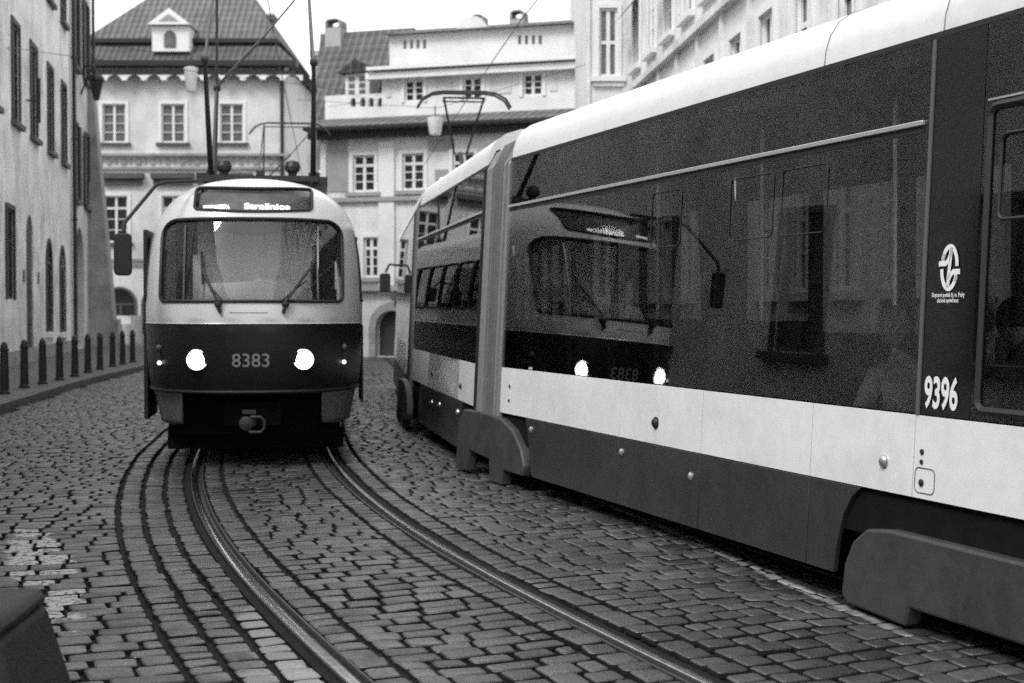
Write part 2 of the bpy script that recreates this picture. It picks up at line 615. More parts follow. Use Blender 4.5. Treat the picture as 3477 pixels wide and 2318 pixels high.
quadf = np.array(quadf)
top = np.arange(24, 32)
per = np.concatenate([quadf.ravel(), top])
LI = (base + per[None, :]).ravel()
pt_tot = np.concatenate([np.full(24, 4), [8]])
LT = np.tile(pt_tot, N)
me = bpy.data.meshes.new('road')
me.vertices.add(len(V)); me.vertices.foreach_set('co', V.ravel().astype(np.float32))
me.loops.add(len(LI)); me.loops.foreach_set('vertex_index', LI.astype(np.int32))
me.polygons.add(len(LT))
me.polygons.foreach_set('loop_start', np.concatenate([[0], np.cumsum(LT)[:-1]]).astype(np.int32))
me.polygons.foreach_set('loop_total', LT.astype(np.int32))
me.update(calc_edges=True)
me.shade_smooth()
# flip if the stones' normals point down
if me.polygons[24].normal.z < 0: me.flip_normals()
me.materials.append(M['cobble']); me.materials.append(M['grout_joint_shade'])
mi = np.tile(np.concatenate([np.ones(8), np.zeros(17)]), N).astype(np.int32)  # stone sides coloured dark to deepen the shade in the joints
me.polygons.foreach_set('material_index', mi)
road = link('road', me)
tag(road, None, None, kind='structure')
print('stones', N)

# cobble material: a pale worn patch near the kerbless corner, and a faint painted line (real marks)
nt = M['cobble'].node_tree
bs = nt.nodes['Principled BSDF']
src = bs.inputs['Base Color'].links[0].from_socket
ge = nt.nodes.new('ShaderNodeNewGeometry')
def blob(center, rx, ry, ang, soft=.3):
    mp = nt.nodes.new('ShaderNodeMapping'); mp.vector_type = 'TEXTURE'
    mp.inputs['Location'].default_value = (center[0], center[1], 0)
    mp.inputs['Rotation'].default_value = (0, 0, ang)
    mp.inputs['Scale'].default_value = (rx, ry, 1)
    nt.links.new(ge.outputs['Position'], mp.inputs[0])
    sp = nt.nodes.new('ShaderNodeSeparateXYZ'); nt.links.new(mp.outputs[0], sp.inputs[0])
    cb = nt.nodes.new('ShaderNodeCombineXYZ'); nt.links.new(sp.outputs[0], cb.inputs[0]); nt.links.new(sp.outputs[1], cb.inputs[1])
    ln = nt.nodes.new('ShaderNodeVectorMath'); ln.operation = 'LENGTH'; nt.links.new(cb.outputs[0], ln.inputs[0])
    nz = nt.nodes.new('ShaderNodeTexNoise'); nz.inputs['Scale'].default_value = 6; nz.inputs['Detail'].default_value = 5
    nt.links.new(ge.outputs['Position'], nz.inputs['Vector'])
    ad = nt.nodes.new('ShaderNodeMath'); ad.operation = 'ADD'
    nt.links.new(ln.outputs['Value'], ad.inputs[0]); nt.links.new(nz.outputs['Fac'], ad.inputs[1])
    mr = nt.nodes.new('ShaderNodeMapRange'); mr.inputs['From Min'].default_value = 1.5 + soft / 2; mr.inputs['From Max'].default_value = 1.5 - soft / 2
    nt.links.new(ad.outputs[0], mr.inputs['Value'])
    return mr.outputs[0]
def mixin(fac, val, amount=1.0, broken=0.0):
    global src
    if broken:
        gt = nt.nodes.new('ShaderNodeMath'); gt.operation = 'FRACT'
        m7 = nt.nodes.new('ShaderNodeMath'); m7.operation = 'MULTIPLY'; m7.inputs[1].default_value = 7.31
        nt.links.new(ge.outputs['Random Per Island'], m7.inputs[0]); nt.links.new(m7.outputs[0], gt.inputs[0])
        g2 = nt.nodes.new('ShaderNodeMath'); g2.operation = 'GREATER_THAN'; g2.inputs[1].default_value = broken
        nt.links.new(gt.outputs[0], g2.inputs[0])
        sn = nt.nodes.new('ShaderNodeTexNoise'); sn.inputs['Scale'].default_value = 22; sn.inputs['Detail'].default_value = 6
        nt.links.new(ge.outputs['Position'], sn.inputs['Vector'])
        s2 = nt.nodes.new('ShaderNodeMapRange'); s2.inputs['From Min'].default_value = .42; s2.inputs['From Max'].default_value = .5
        nt.links.new(sn.outputs['Fac'], s2.inputs['Value'])
        a1 = nt.nodes.new('ShaderNodeMath'); a1.operation = 'MULTIPLY'; nt.links.new(g2.outputs[0], a1.inputs[0]); nt.links.new(s2.outputs[0], a1.inputs[1])
        a2 = nt.nodes.new('ShaderNodeMath'); a2.operation = 'MULTIPLY'; nt.links.new(a1.outputs[0], a2.inputs[0]); nt.links.new(fac, a2.inputs[1])
        fac = a2.outputs[0]
    mu = nt.nodes.new('ShaderNodeMath'); mu.operation = 'MULTIPLY'; mu.inputs[1].default_value = amount
    nt.links.new(fac, mu.inputs[0])
    mx = nt.nodes.new('ShaderNodeMix'); mx.data_type = 'FLOAT'
    nt.links.new(mu.outputs[0], mx.inputs[0]); nt.links.new(src, mx.inputs[2]); mx.inputs[3].default_value = val
    src = mx.outputs[0]
ax, ay = ground_xy(120, 1300)
mixin(blob((ax - .05, ay - .1), .21, 1.9, .375, .10), .36, .85, .32)
ax, ay = ground_xy(0, 1300)
mixin(blob((ax, ay), .35, .22, .0, .10), .32, .7, .4)
ax, ay = ground_xy(640, 1480)
mixin(blob((ax, ay), .16, .9, .35), .30, .45)
ax, ay = ground_xy(980, 1560)
mixin(blob((ax - .6, ay), .3, .35, .3), .32, .45)
p0 = ground_xy(1330, 1130); p1 = ground_xy(2000, 1420)
an = math.atan2(p1[1] - p0[1], p1[0] - p0[0])
mixin(blob(((p0[0] + p1[0]) / 2, (p0[1] + p1[1]) / 2), math.hypot(p1[0] - p0[0], p1[1] - p0[1]) / 2 * 1.1, .05, an, .5), .42, .55)
nt.links.new(src, bs.inputs['Base Color'])
rn = nt.nodes.new('ShaderNodeTexNoise'); rn.inputs['Scale'].default_value = 3.5; rn.inputs['Detail'].default_value = 7; rn.inputs['Roughness'].default_value = .7
nt.links.new(ge.outputs['Position'], rn.inputs['Vector'])
rm = nt.nodes.new('ShaderNodeMapRange'); rm.inputs['From Min'].default_value = .38; rm.inputs['From Max'].default_value = .62; rm.inputs['To Min'].default_value = .22; rm.inputs['To Max'].default_value = .62
nt.links.new(rn.outputs['Fac'], rm.inputs['Value']); nt.links.new(rm.outputs[0], bs.inputs['Roughness'])

# rails ------------------------------------------------------------
def sweep(prof, s0, s1, n, off):
    mb = MB()
    S = np.linspace(s0, s1, n)
    m_ = len(prof)
    for (t, z) in prof:
        pass
    vs = []
    for s in S:
        for (t, z) in prof:
            x, y = track(s, off + t)
            vs.append((float(x), float(y), z))
    fs = []
    for i in range(n - 1):
        for k in range(m_ - 1):
            a = i * m_ + k
            fs.append((a, a + 1, a + 1 + m_, a + m_))
    mb.add(vs, fs)
    return mb
def rail(off, side, label):
    # side +1: running head lies to the right of the groove
    pr = [(-.060, -.03), (-.060, -.002), (-.056, .002), (-.046, .002), (-.042, -.002), (-.038, -.03), (-.006, -.03), (-.001, .000), (.004, .005), (.012, .0065), (.058, .005), (.066, .001), (.068, -.03)]
    prof = [(side * t + side * 0.0, z) for t, z in pr]
    if side < 0: prof = prof[::-1]
    o = sweep(prof, -8, 70, 420, off + side * G).build('tram_rail', ('rail_rust', 'rail_steel'), smooth=True)
    pol = (7, 8, 9) if side > 0 else (2, 3, 4)
    for p_ in o.data.polygons:
        p_.material_index = 1 if (p_.index % 12) in pol else 0
    tag(o, label, 'rail', 'grooved tram rails set in the cobbles')
rail(0, -1, 'polished steel rail, the left one of the pair curving out from under the old tram')
rail(0, 1, 'polished steel rail, the right one of the pair curving out from under the old tram')
rail(T2O, -1, 'steel rail in shadow beneath the near side of the new tram')
rail(T2O, 1, 'steel rail in shadow beneath the far side of the new tram')
# tar joints along the rails
for off in (0, T2O):
    for (a, b) in ((-.838, -.79), (.79, .858)):
        o = sweep([(a, -.018), (b, -.018)], -8, 60, 300, off).build('rail_joint', 'grout_joint_shade', fix=False)
        tag(o, None, None, kind='structure')

# pavement and kerb -------------------------------------------------
ys = np.linspace(-15, 64, 80)
vs = []; fs = []
for y in ys:
    vs += [(float(kerb_x(y)) - .14, y, .115), (float(wall_x(y)) - .6, y, .15)]
for i in range(len(ys) - 1):
    a = 2 * i; fs.append((a, a + 2, a + 3, a + 1))
vs += [(-30, 64, .15), (-30, 59, .15)]
mb = MB().add(vs, fs)
pv = mb.build('pavement', 'sett', fix=False)
tag(pv, None, None, kind='structure')
# small mosaic setts in the pavement and far road: voronoi joints
for nm, sc_ in (('sett', 7.0),):
    nt2 = M[nm].node_tree; b2 = nt2.nodes['Principled BSDF']
    vo = nt2.nodes.new('ShaderNodeTexVoronoi'); vo.feature = 'DISTANCE_TO_EDGE'; vo.inputs['Scale'].default_value = sc_
    ge2 = nt2.nodes.new('ShaderNodeNewGeometry'); nt2.links.new(ge2.outputs['Position'], vo.inputs['Vector'])
    mr = nt2.nodes.new('ShaderNodeMapRange'); mr.inputs['From Max'].default_value = .07; mr.inputs['To Min'].default_value = .35
    nt2.links.new(vo.outputs['Distance'], mr.inputs['Value'])
    mu = nt2.nodes.new('ShaderNodeMath'); mu.operation = 'MULTIPLY'
    nt2.links.new(b2.inputs['Base Color'].links[0].from_socket, mu.inputs[0]); nt2.links.new(mr.outputs[0], mu.inputs[1])
    nt2.links.new(mu.outputs[0], b2.inputs['Base Color'])
mb = MB()
y = -15.0
while y < 63:
    L = random.uniform(.8, 1.2)
    a = (float(kerb_x(y)), y + .006); b = (float(kerb_x(y + L)), y + L - .006)
    dzz = random.uniform(-.004, .004)
    mb.prism_xy([(a[0], a[1]), (b[0], b[1]), (b[0] - .15, b[1]), (a[0] - .15, a[1])], -.06, .12 + dzz)
    y += L
kb = mb.build('kerb', 'kerbstone', bevel=.012)
tag(kb, None, None, kind='structure')
# far square in front of the buildings
mb = MB().add([(-16, 49.5, -.012), (20, 49.5, -.012), (20, 75, -.012), (-16, 75, -.012)], [(0, 1, 2, 3)])
tag(mb.build('square', 'sett', fix=False), None, None, kind='structure')

# bollards ----------------------------------------------------------
words = ['leftmost, cut by the picture edge', 'second from the left', 'third from the left', 'fourth from the left', 'fifth from the left', 'sixth from the left',
         'seventh from the left', 'third from the old tram', 'second from the old tram', 'last before the old tram']
bm_ = MB()
bm_.lathe([(.105, 0), (.105, .05), (.085, .07), (.078, .5), (.072, .80), (.085, .81), (.088, .83), (.085, .85), (.07, .86), (.066, .90), (.05, .95), (.025, .975), (.002, .985)], 16)
bme = bm_.mesh('bollard', smooth=True); bme.materials.append(M['iron'])
for i, (px, py) in enumerate([(9, 905), (55, 891), (97, 882), (136, 873), (171, 865), (201, 856), (229, 849), (258, 842), (281, 837), (304, 832)]):
    x, y = ground_xy(px, py, 1.7 - .12)
    o = link('bollard', bme)
    o.location = (x, y, .115)
    tag(o, 'black iron bollard on the kerbside pavement, ' + words[i], 'bollard', 'row of black bollards along the pavement')

# dark stone block close to the camera at lower left
mb = MB()
def frust(mb, c, wb, db, wt, dt, z0, z1, rz=0):
    vs = []
    for (w, d, z) in ((wb, db, z0), (wt, dt, z1)):
        for (sx, sy) in ((-1, -1), (1, -1), (1, 1), (-1, 1)):
            x = sx * w / 2; y = sy * d / 2
            vs.append((c[0] + x * cos(rz) - y * sin(rz), c[1] + x * sin(rz) + y * cos(rz), z))
    mb.add(vs, [(0, 3, 2, 1), (4, 5, 6, 7), (0, 1, 5, 4), (1, 2, 6, 5), (2, 3, 7, 6), (3, 0, 4, 7)])
frust(mb, (0, 0), .98, .95, .68, .60, 0, .64)
frust(mb, (0, 0), .70, .62, .66, .58, .64, .70)
o = mb.build('stone_block', 'block_dark', bevel=.03)
o.location = (-2.05, 4.95, -.03); o.rotation_euler = (0, 0, R(4))
tag(o, 'dark flared stone block standing on the cobbles at the bottom left corner', 'stone block')

# ---------------------------------------------------------------- windows and walls
wcache = {}
def window(house, x, z, w, h, cols=2, rows=3, pane='pane_dark', frame='trim_white', surround=.13, arch=False, sill='trim_dark', depth=.14, transom=False, hood=None):
    key = (w, h, cols, rows, pane, frame, surround, arch, depth, transom)
    if key not in wcache:
        mb = MB()
        fw = .07
        if surround:
            s_ = surround
            if arch:
                n = 12
                def lp(e):
                    r = w / 2 + e
                    return [(-r, -e if e else 0), (r, -e if e else 0)] + [(r * cos(pi * k / n), (h - w / 2) + r * sin(pi * k / n)) for k in range(n + 1)]
                o_, i_ = lp(s_), lp(0)
                o_[0] = (o_[0][0], 0); o_[1] = (o_[1][0], 0)
                nn = len(o_)
                vs = [(p[0], -.04, p[1]) for p in o_] + [(p[0], -.04, p[1]) for p in i_] + [(p[0], .02, p[1]) for p in o_] + [(p[0], depth, p[1]) for p in i_]
                fs = []
                for k in range(1, nn - 1 + 1):
                    a, b = k, (k + 1) % nn
                    if k == 0: continue
                    fs += [(a, b, b + nn, a + nn), (a, a + 2 * nn, b + 2 * nn, b), (a + nn, b + nn, b + 3 * nn, a + 3 * nn)]
                mb.add(vs, fs)
            else:
                mb.box(-w/2 - s_, -w/2, -.05, .02, -.02, h + s_); mb.box(w/2, w/2 + s_, -.05, .02, -.02, h + s_)
                mb.box(-w/2, w/2, -.053, .02, h, h + s_)
        d0, d1 = depth - .05, depth
        mb.box(-w/2, -w/2 + fw, d0, d1, 0, h if not arch else h - w/2); mb.box(w/2 - fw, w/2, d0, d1, 0, h if not arch else h - w/2)
        mb.box(-w/2 + fw, w/2 - fw, d0, d1, 0, fw)
        if not arch: mb.box(-w/2 + fw, w/2 - fw, d0, d1, h - fw, h)
        else: mb.box(-w/2 + fw, w/2 - fw, d0, d1, h - w/2 - .04, h - w/2 + .04)
        zt = h - fw if not arch else h - w/2
        for c in range(1, cols):
            xx_ = -w/2 + w * c / cols
            hw_ = .055 if c * 2 == cols else .02
            mb.box(xx_ - hw_, xx_ + hw_, d0 - .004, d1 - .006, fw, zt)
        for r in range(1, rows):
            zr = fw + (zt - fw) * r / rows
            hw_ = .018
            if transom and r == rows - 1: hw_ = .05
            mb.box(-w/2 + fw, w/2 - fw, d0 + .004, d1 - .012, zr - hw_, zr + hw_)
        me1 = mb.mesh('window'); me1.materials.append(M[frame])
        pb = MB()
        if arch:
            n = 12
            pb.add([(-w/2, depth + .01, 0), (w/2, depth + .01, 0)] + [(w/2 * cos(pi * k / n), depth + .01, h - w/2 + w/2 * sin(pi * k / n)) for k in range(n + 1)], [tuple(range(n + 3))])
        else:
            pb.add([(-w/2, depth + .01, 0), (w/2, depth + .01, 0), (w/2, depth + .01, h), (-w/2, depth + .01, h)], [(0, 1, 2, 3)])
        me2 = pb.mesh('pane', fix=False); me2.materials.append(M[pane])
        sb = MB().box(-w/2 - .25, w/2 + .25, -.16, .05, -.16, -.021)
        me3 = sb.mesh('sill'); 
        wcache[key] = (me1, me2, me3)
    me1, me2, me3 = wcache[key]
    o = link('window', me1, None, house, (x, 0, z))
    link('pane', me2, None, o)
    if sill:
        s3 = me3
        if len(s3.materials) == 0: s3.materials.append(M[sill])
        link('sill', s3, None, o)
    return o

def rect(x0, x1, z0, z1): return [(x0, z0), (x1, z0), (x1, z1), (x0, z1)]
def archloop(xc, w, z0, z1, n=12):
    r = w / 2
    return [(xc - r, z0), (xc + r, z0)] + [(xc + r * cos(pi * k / n), z1 - r + r * sin(pi * k / n)) for k in range(n + 1)]

def wall(house, outer, holes, m, depth=.3, name='wall'):
    V2, F, reg = cdt_regions(outer, holes)
    P3 = np.stack([V2[:, 0], np.zeros(len(V2)), V2[:, 1]], 1)
    F0 = F[reg == 0]
    mb = MB().add(P3.tolist(), [tuple(int(i) for i in f) for f in F0])
    for lp in holes:
        n = len(lp)
        mb.add([(p[0], 0, p[1]) for p in lp] + [(p[0], depth, p[1]) for p in lp], [(i, (i + 1) % n, (i + 1) % n + n, i + n) for i in range(n)])
    return mb.build(name, m, house, fix=False)

def shell(house, W, D, H, m, z0=0, name='wall'):
    """sides and back behind a front wall"""
    mb = MB().add([(0, 0, z0), (W, 0, z0), (W, D, z0), (0, D, z0), (0, 0, H), (W, 0, H), (W, D, H), (0, D, H)],
                  [(1, 2, 6, 5), (2, 3, 7, 6), (3, 0, 4, 7)])
    return mb.build(name, m, house, fix=False)

# ================================================================ house on the left (long worn plaster front)
Y0 = 30.0
hl = empty('townhouse', (float(wall_x(Y0)), Y0, 0), math.atan2(.9822, -.1876))
def LX(Z): return (Z - Y0) / .9822
W1 = LX(53.1)
wins = []
hol = []
up = [12.0 + 3.75 * i for i in range(-3, 20)]
cz = [40.1, 43.6, 47.4, 51.0]
p = 40.1 - 3.75
while p > 31.5:
    cz.insert(0, p); p -= 3.75
for c in cz:
    x = LX(c)
    for (z0, h) in ((6.95, 2.7), (11.95, 2.5)):
        hol.append(rect(x - .62, x + .62, z0, z0 + h)); wins.append((x, z0, 1.24, h))
gnd = [(38.9, 1.3, 1.98, 2.45, 'rect'), (42.6, 1.5, .16, 4.35, 'door'), (46.8, 1.35, .95, 2.95, 'arch'), (50.3, 1.35, .88, 2.95, 'arch')]
gnd.append((35.2, 1.3, 1.98, 2.3, 'rect')); gnd.append((31.7, 1.3, 1.98, 2.3, 'rect'))
for (c, w, z0, h, kd) in gnd:
    x = LX(c)
    hol.append(rect(x - w/2, x + w/2, z0, z0 + h) if kd == 'rect' else archloop(x, w, z0, z0 + h))
wall(hl, rect(0, W1, 0, 16.5), hol, 'plaster_worn', .12)
shell(hl, W1, 10, 16.5, 'plaster_worn')
for (x, z0, w, h) in wins:
    window(hl, x, z0, w, h, 2, 4, 'pane_matte', 'wood_dark', .16, sill='trim_dark', depth=.08)
for (c, w, z0, h, kd) in gnd:
    x = LX(c)
    if kd == 'rect':
        window(hl, x, z0, w, h, 2, 3, 'pane_matte', 'wood_dark', .14, sill=None, depth=.08)
    elif kd == 'arch':
        window(hl, x, z0, w, h, 2, 3, 'pane_matte', 'wood_dark', .14, arch=True, sill='trim_white', depth=.07)
    else:
        db = MB().prism_xz(archloop(x, w - .01, z0, z0 + h), .05, .12)
        d_ = db.build('door', 'wood_dark', hl)
        kb_ = MB()
        for zz_ in (z0 + .3, z0 + 1.5):
            for sx in (-1, 1):
                kb_.box(x + sx * w * .25 - w * .18, x + sx * w * .25 + w * .18, .03, .052, zz_, zz_ + 1.0)
        kb_.build('door_panel', 'wood_dark', d_)
        MB().lathe([(.035, 0), (.045, .03), (.02, .06)], 10, (x + .1, -.01, z0 + 1.1), 'y').build('handle', 'iron', d_, smooth=True)
mb = MB().box(-.1, W1 - .02, -.06, .0, 0, .55)
mb.build('plinth', 'stone_dark', hl)
mb = MB().box(-.2, W1, -.45, -.002, 16.2, 16.5); mb.box(-.2, W1, -.25, -.003, 15.9, 16.2)
mb.build('cornice', 'trim_white', hl)
MB().prism_yz([(-.55, 16.5), (5, 20.5), (10.3, 16.5)], -.2, W1).build('roof', 'tile_mid', hl)
dp = MB().tube([(W1 - .05, -.14, .3), (W1 - .05, -.14, 16.3)], .075, 10)
for z in range(2, 16, 3): dp.tube([(W1 - .05, -.14, z), (W1 - .05, -.14, z + .08)], .1, 10)
dp.build('downpipe', 'iron', hl, smooth=True)
lm = MB().tube([(LX(42.0), -.02, 7.85), (LX(42.0), -.35, 7.85)], .03, 8).box(LX(42.0) - .05, LX(42.0) + .05, -.42, -.34, 7.2, 8.5)
lm.build('wall_bracket', 'iron', hl)
for q_ in (44.3, 41.3): MB().box(LX(q_) - .12, LX(q_) + .12, -.03, -.002, 2.5, 2.85).build('wall_plate', 'trim_dark', hl)
tag(hl, 'long worn light plaster townhouse at the left with tall dark windows above arched openings', 'house')

# lower house of the same row, added out of frame, kept low to let light reach the tram (seen mirrored in the tram's glass)
YL = -22.0
lo = empty('low_house', (float(wall_x(YL)), YL, 0), math.atan2(.9822, -.1876))
WLO = (29.95 - YL) / .9822
ho = []; wl = []
x = 2.2
while x < WLO - 1.5:
    wl.append((x, 1.75, 1.15, 2.3)); x += 4.3
for (x, z, w, h) in wl: ho.append(rect(x - w/2, x + w/2, z, z + h))
wall(lo, rect(0, WLO, 0, 8.8), ho, 'plaster_pale', .12)
shell(lo, WLO, 9, 8.8, 'plaster_pale')
for (x, z, w, h) in wl: window(lo, x, z, w, h, 2, 4, 'pane_soft', 'trim_dark', .10, sill='trim_dark', depth=.09)
MB().box(-.1, WLO, -.35, -.002, 8.5, 8.8).build('cornice', 'trim_white', lo)
MB().box(-.1, WLO - .02, -.06, .0, 0, .55).build('plinth', 'stone_dark', lo)
MB().prism_yz([(-.5, 8.8), (4.5, 10.6), (9.3, 8.8)], -.1, WLO).build('roof', 'tile_mid', lo)
tag(lo, 'low pale house mirrored in the side windows of the new tram', 'house')

# second narrow house with corner buttress
h2 = empty('corner_house', (float(wall_x(53.25)), 53.25, 0), math.atan2(.9822, -.1876))
W2 = 7.4
wl = [(1.6, 5.9, 1.2, 2.9), (5.2, 5.9, 1.2, 2.9), (1.6, 11.0, 1.2, 3.2), (5.2, 11.0, 1.2, 3.2)]
ho = [rect(x - w/2, x + w/2, z, z + h) for (x, z, w, h) in wl] + [archloop(2.7, 3.0, .16, 4.9)]
wall(h2, rect(0, W2, 0, 17.5), ho, 'plaster_mid', .5)
shell(h2, W2, 9, 17.5, 'plaster_mid')
for (x, z, w, h) in wl:
    wo_ = window(h2, x, z, w, h, 2, 4, 'pane_matte', 'wood_dark', .12, sill='trim_dark', depth=.12)
    sh = MB()
    for sx in (-1, 1):
        sh.box(sx * .92 - .3, sx * .92 + .3, -.1, -.055, 0, h)
    sh.build('shutter', 'wood_dark', wo_)
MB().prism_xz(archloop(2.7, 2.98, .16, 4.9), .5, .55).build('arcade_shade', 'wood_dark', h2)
bt = MB().add([(5.7, -1.1, .1), (7.5, -1.1, .1), (7.5, 0, .1), (5.7, 0, .1), (5.9, -.15, 11.5), (7.45, -.15, 11.5), (7.45, 0, 11.5), (5.9, 0, 11.5)],
              [(0, 3, 2, 1), (4, 5, 6, 7), (0, 1, 5, 4), (1, 2, 6, 5), (2, 3, 7, 6), (3, 0, 4, 7)])
bt.build('buttress', 'stone_dark', h2)
MB().add([(5.5, -1.3, 0), (7.7, -1.3, 0), (7.7, 0, 0), (5.5, 0, 0), (5.6, -1.15, 1.3), (7.6, -1.15, 1.3), (7.6, 0, 1.3), (5.6, 0, 1.3)],
         [(0, 3, 2, 1), (4, 5, 6, 7), (0, 1, 5, 4), (1, 2, 6, 5), (2, 3, 7, 6), (3, 0, 4, 7)]).build('buttress_base', 'stone_dark', h2)
mb = MB().box(-.02, W2 + .2, -.5, -.002, 17.1, 17.5); mb.build('cornice', 'trim_white', h2)
MB().prism_yz([(-.55, 17.5), (4.5, 21.0), (9.3, 17.5)], -.02, W2 + .2).build('roof', 'tile_mid', h2)
MB().tube([(W2 - .15, -.12, 11.5), (W2 - .15, -.12, 17.2)], .07, 8).build('downpipe', 'iron', h2)
tag(h2, 'narrow plaster corner house with dark shutters and sloping stone buttress beyond the downpipe', 'house')

# bracket lantern high on the corner house
hp = h2.matrix_basis
def on_house(h, x, y, z):
    c, s_ = cos(h.rotation_euler.z), sin(h.rotation_euler.z)
    return (h.location.x + x * c - y * s_, h.location.y + x * s_ + y * c, z)
lt = empty('wall_lantern', on_house(h2, 3.4, 0, 10.9), h2.rotation_euler.z)
MB().tube([(0, 0, .2), (0, -.25, .5), (0, -.5, .45), (0, -.6, .2)], .045, 8).tube([(0, 0, -.7), (0, -.3, .1), (0, -.45, .4)], .04, 8).build('bracket', 'iron', lt, smooth=True)
MB().lathe([(.12, -.9), (.3, -.15), (.36, -.12), (.34, 0), (.12, .2), (.03, .3)], 6, (0, -.6, 0)).build('lantern', 'iron', lt)
tag(lt, 'dark wrought iron bracket lantern on the corner house above the buttress', 'lantern')

# ================================================================ mansard palace in the middle distance
ZB = 70.0; sB = 3267 / ZB
def bx(px): return (px - 205) / sB
def bz(py): return 1.7 + (710 - py) / sB
pal = empty('mansard_house', ((205 - 1176) / sB, ZB, 0), 0)
PW = bx(655)
row1 = [265, 400, 534, 612]; row2 = [268, 400, 534, 612]
ho = []; wl = []
for c in row1[:3]:
    wl.append((bx(c), bz(328), 1.15, (328 - 240) / sB, 1)); 
for c in row2[:3]:
    wl.append((bx(c), bz(556), 1.15, (556 - 450) / sB, 2))
for (x, z, w, h, r) in wl: ho.append(rect(x - w/2, x + w/2, z, z + h))
arch_x = [bx(275), bx(365), bx(450), bx(540), bx(620)]
for x in arch_x: ho.append(archloop(x, 1.5, .5, 2.7))
wall(pal, rect(0, PW, -.1, bz(150)), ho, 'plaster_mid', .3)
shell(pal, PW, 12, bz(150), 'plaster_mid')
for (x, z, w, h, r) in wl:
    if r == 1: window(pal, x, z, w, h, 2, 4, 'pane_mid', 'trim_white', .14, depth=.12)
    else: window(pal, x, z, w, h, 2, 4, 'pane_dark', 'trim_white', .16, depth=.12, transom=True)
for x in arch_x: window(pal, x, .5, 1.5, 2.2, 2, 2, 'pane_dark', 'trim_dark', .12, arch=True, sill=None, depth=.25)
hd = MB()
for c in (285, 400, 534):
    x = bx(c)
    hd.box(x - 1.05, x + 1.05, -.35, -.002, bz(411), bz(399)); hd.box(x - .95, x + .95, -.2, -.003, bz(425), bz(412))
hd.build('window_hood', 'trim_dark', pal)
cr = MB().box(0, PW + .3, -.25, -.002, bz(360), bz(354)).box(0, PW + .2, -.12, -.003, bz(390), bz(384)).box(0, PW + .1, -.08, -.004, bz(612), bz(606))
cr.box(0, PW + .2, -.1, -.005, bz(600), bz(594))
cr.build('string_course', 'stone_dark', pal)
fr = MB()
x = .3
while x < PW - .3:      # stucco roundels of the frieze
    fr.lathe([(.16, 0), (.16, -.06), (.08, -.08)], 10, (x, -.0, bz(372)), 'y'); fr.box(x + .28, x + .42, -.05, -.001, bz(377), bz(366)); x += .72
fr.build('frieze_ornament', 'plaster_panel', pal, smooth=True)
sc2 = MB()
x = 0.0; pitch = (300 - 255) / sB
while x < PW + .2:      # scalloped cornice
    lp = [(x, bz(178)), (x, bz(186))] + [(x + .12 + (pitch - .24) * k / 8, bz(186) + .30 * sin(pi * k / 8)  - .30) for k in range(9)][::1] + [(x + pitch, bz(186)), (x + pitch, bz(178))]
    lp = [(x, bz(178)), (x, bz(190))] + [(x + pitch/2 - pitch * .38 * cos(pi * k / 8), bz(190) + .26 * sin(pi * k / 8)) for k in range(9)] + [(x + pitch, bz(190)), (x + pitch, bz(178))]
    sc2.prism_xz(lp, -.55, -.35); x += pitch
sc2.build('scalloped_cornice', 'trim_white', pal)
MB().box(-.1, PW + .5, -.35, -.002, bz(178), bz(166)).build('cornice', 'trim_dark', pal)
MB().box(-.1, PW + .7, -.75, 0, bz(158), bz(146)).build('gutter', 'iron', pal)
# mansard: steep lower slope, break, hipped upper slope
ze, zk = bz(146), bz(92)
e = .6
rw0, rw1 = -.4, PW + .6
lowf = [(rw0, -e, ze), (rw1, -e, ze), (rw1, 13, ze), (rw0, 13, ze)]
midf = [(rw0 + .25, .8, zk), (rw1 - 1.2, .8, zk), (rw1 - 1.2, 12, zk), (rw0 + .25, 12, zk)]
zr = zk + 5.5
topf = [(rw0 + 5.2, 6.2, zr), (rw1 - 4.6, 6.2, zr)]
MB().add(lowf + midf, [(0, 1, 5, 4), (1, 2, 6, 5), (2, 3, 7, 6), (3, 0, 4, 7), (0, 3, 2, 1), (4, 5, 6, 7)]).build('roof', 'tile_dark', pal)
q = .3
m2 = [(rw0 + .1, .5, zk + .12), (rw1 - 1.0, .5, zk + .12), (rw1 - 1.0, 12.2, zk + .12), (rw0 + .1, 12.2, zk + .12)]
MB().add(m2 + topf, [(0, 1, 5, 4), (1, 2, 5), (2, 3, 4, 5), (3, 0, 4), (0, 3, 2, 1)]).build('upper_roof', 'tile_mid', pal)
MB().box(rw0, rw1 - .95, .35, .6, zk - .1, zk + .1).build('roof_break', 'iron', pal)
# dormer
dm = MB().box(bx(357), bx(441), -.35, 2.5, bz(123), bz(66))
d_ = dm.build('dormer', 'plaster_white', pal)
MB().prism_xz([(bx(349), bz(64)), (bx(447), bz(64)), (bx(398), bz(27))], -.6, 2.8).build('dormer_pediment', 'trim_white', d_)
MB().prism_xz([(bx(375), bz(57)), (bx(421), bz(57)), (bx(398), bz(40))], -.62, -.6 - .001).build('pediment_panel', 'plaster_panel', d_)
MB().prism_xz(archloop(bx(398), .58, bz(114), bz(76)), -.40, -.36).build('dormer_window', 'pane_mid', d_)
ch_ = MB().box(bx(560), bx(590), 5.0, 6.2, zk + 2, bz(-8)).box(bx(557), bx(594), 4.9, 6.3, bz(-8), bz(-14))
ch_.build('chimney', 'stone_dark', pal)
MB().tube([(PW - .1, -.12, .2), (PW - .1, -.12, bz(160))], .09, 8).build('downpipe', 'iron', pal)
st = MB().box(bx(240), bx(330), -3.0, -.3, -.1, bz(742)).box(bx(240), bx(330), -2.4, -.25, bz(742), bz(725))
st.build('step', 'trim_white', pal)
tag(pal, 'grey plaster house with dark mansard roof, white dormer and scalloped cornice behind the old tram', 'house')

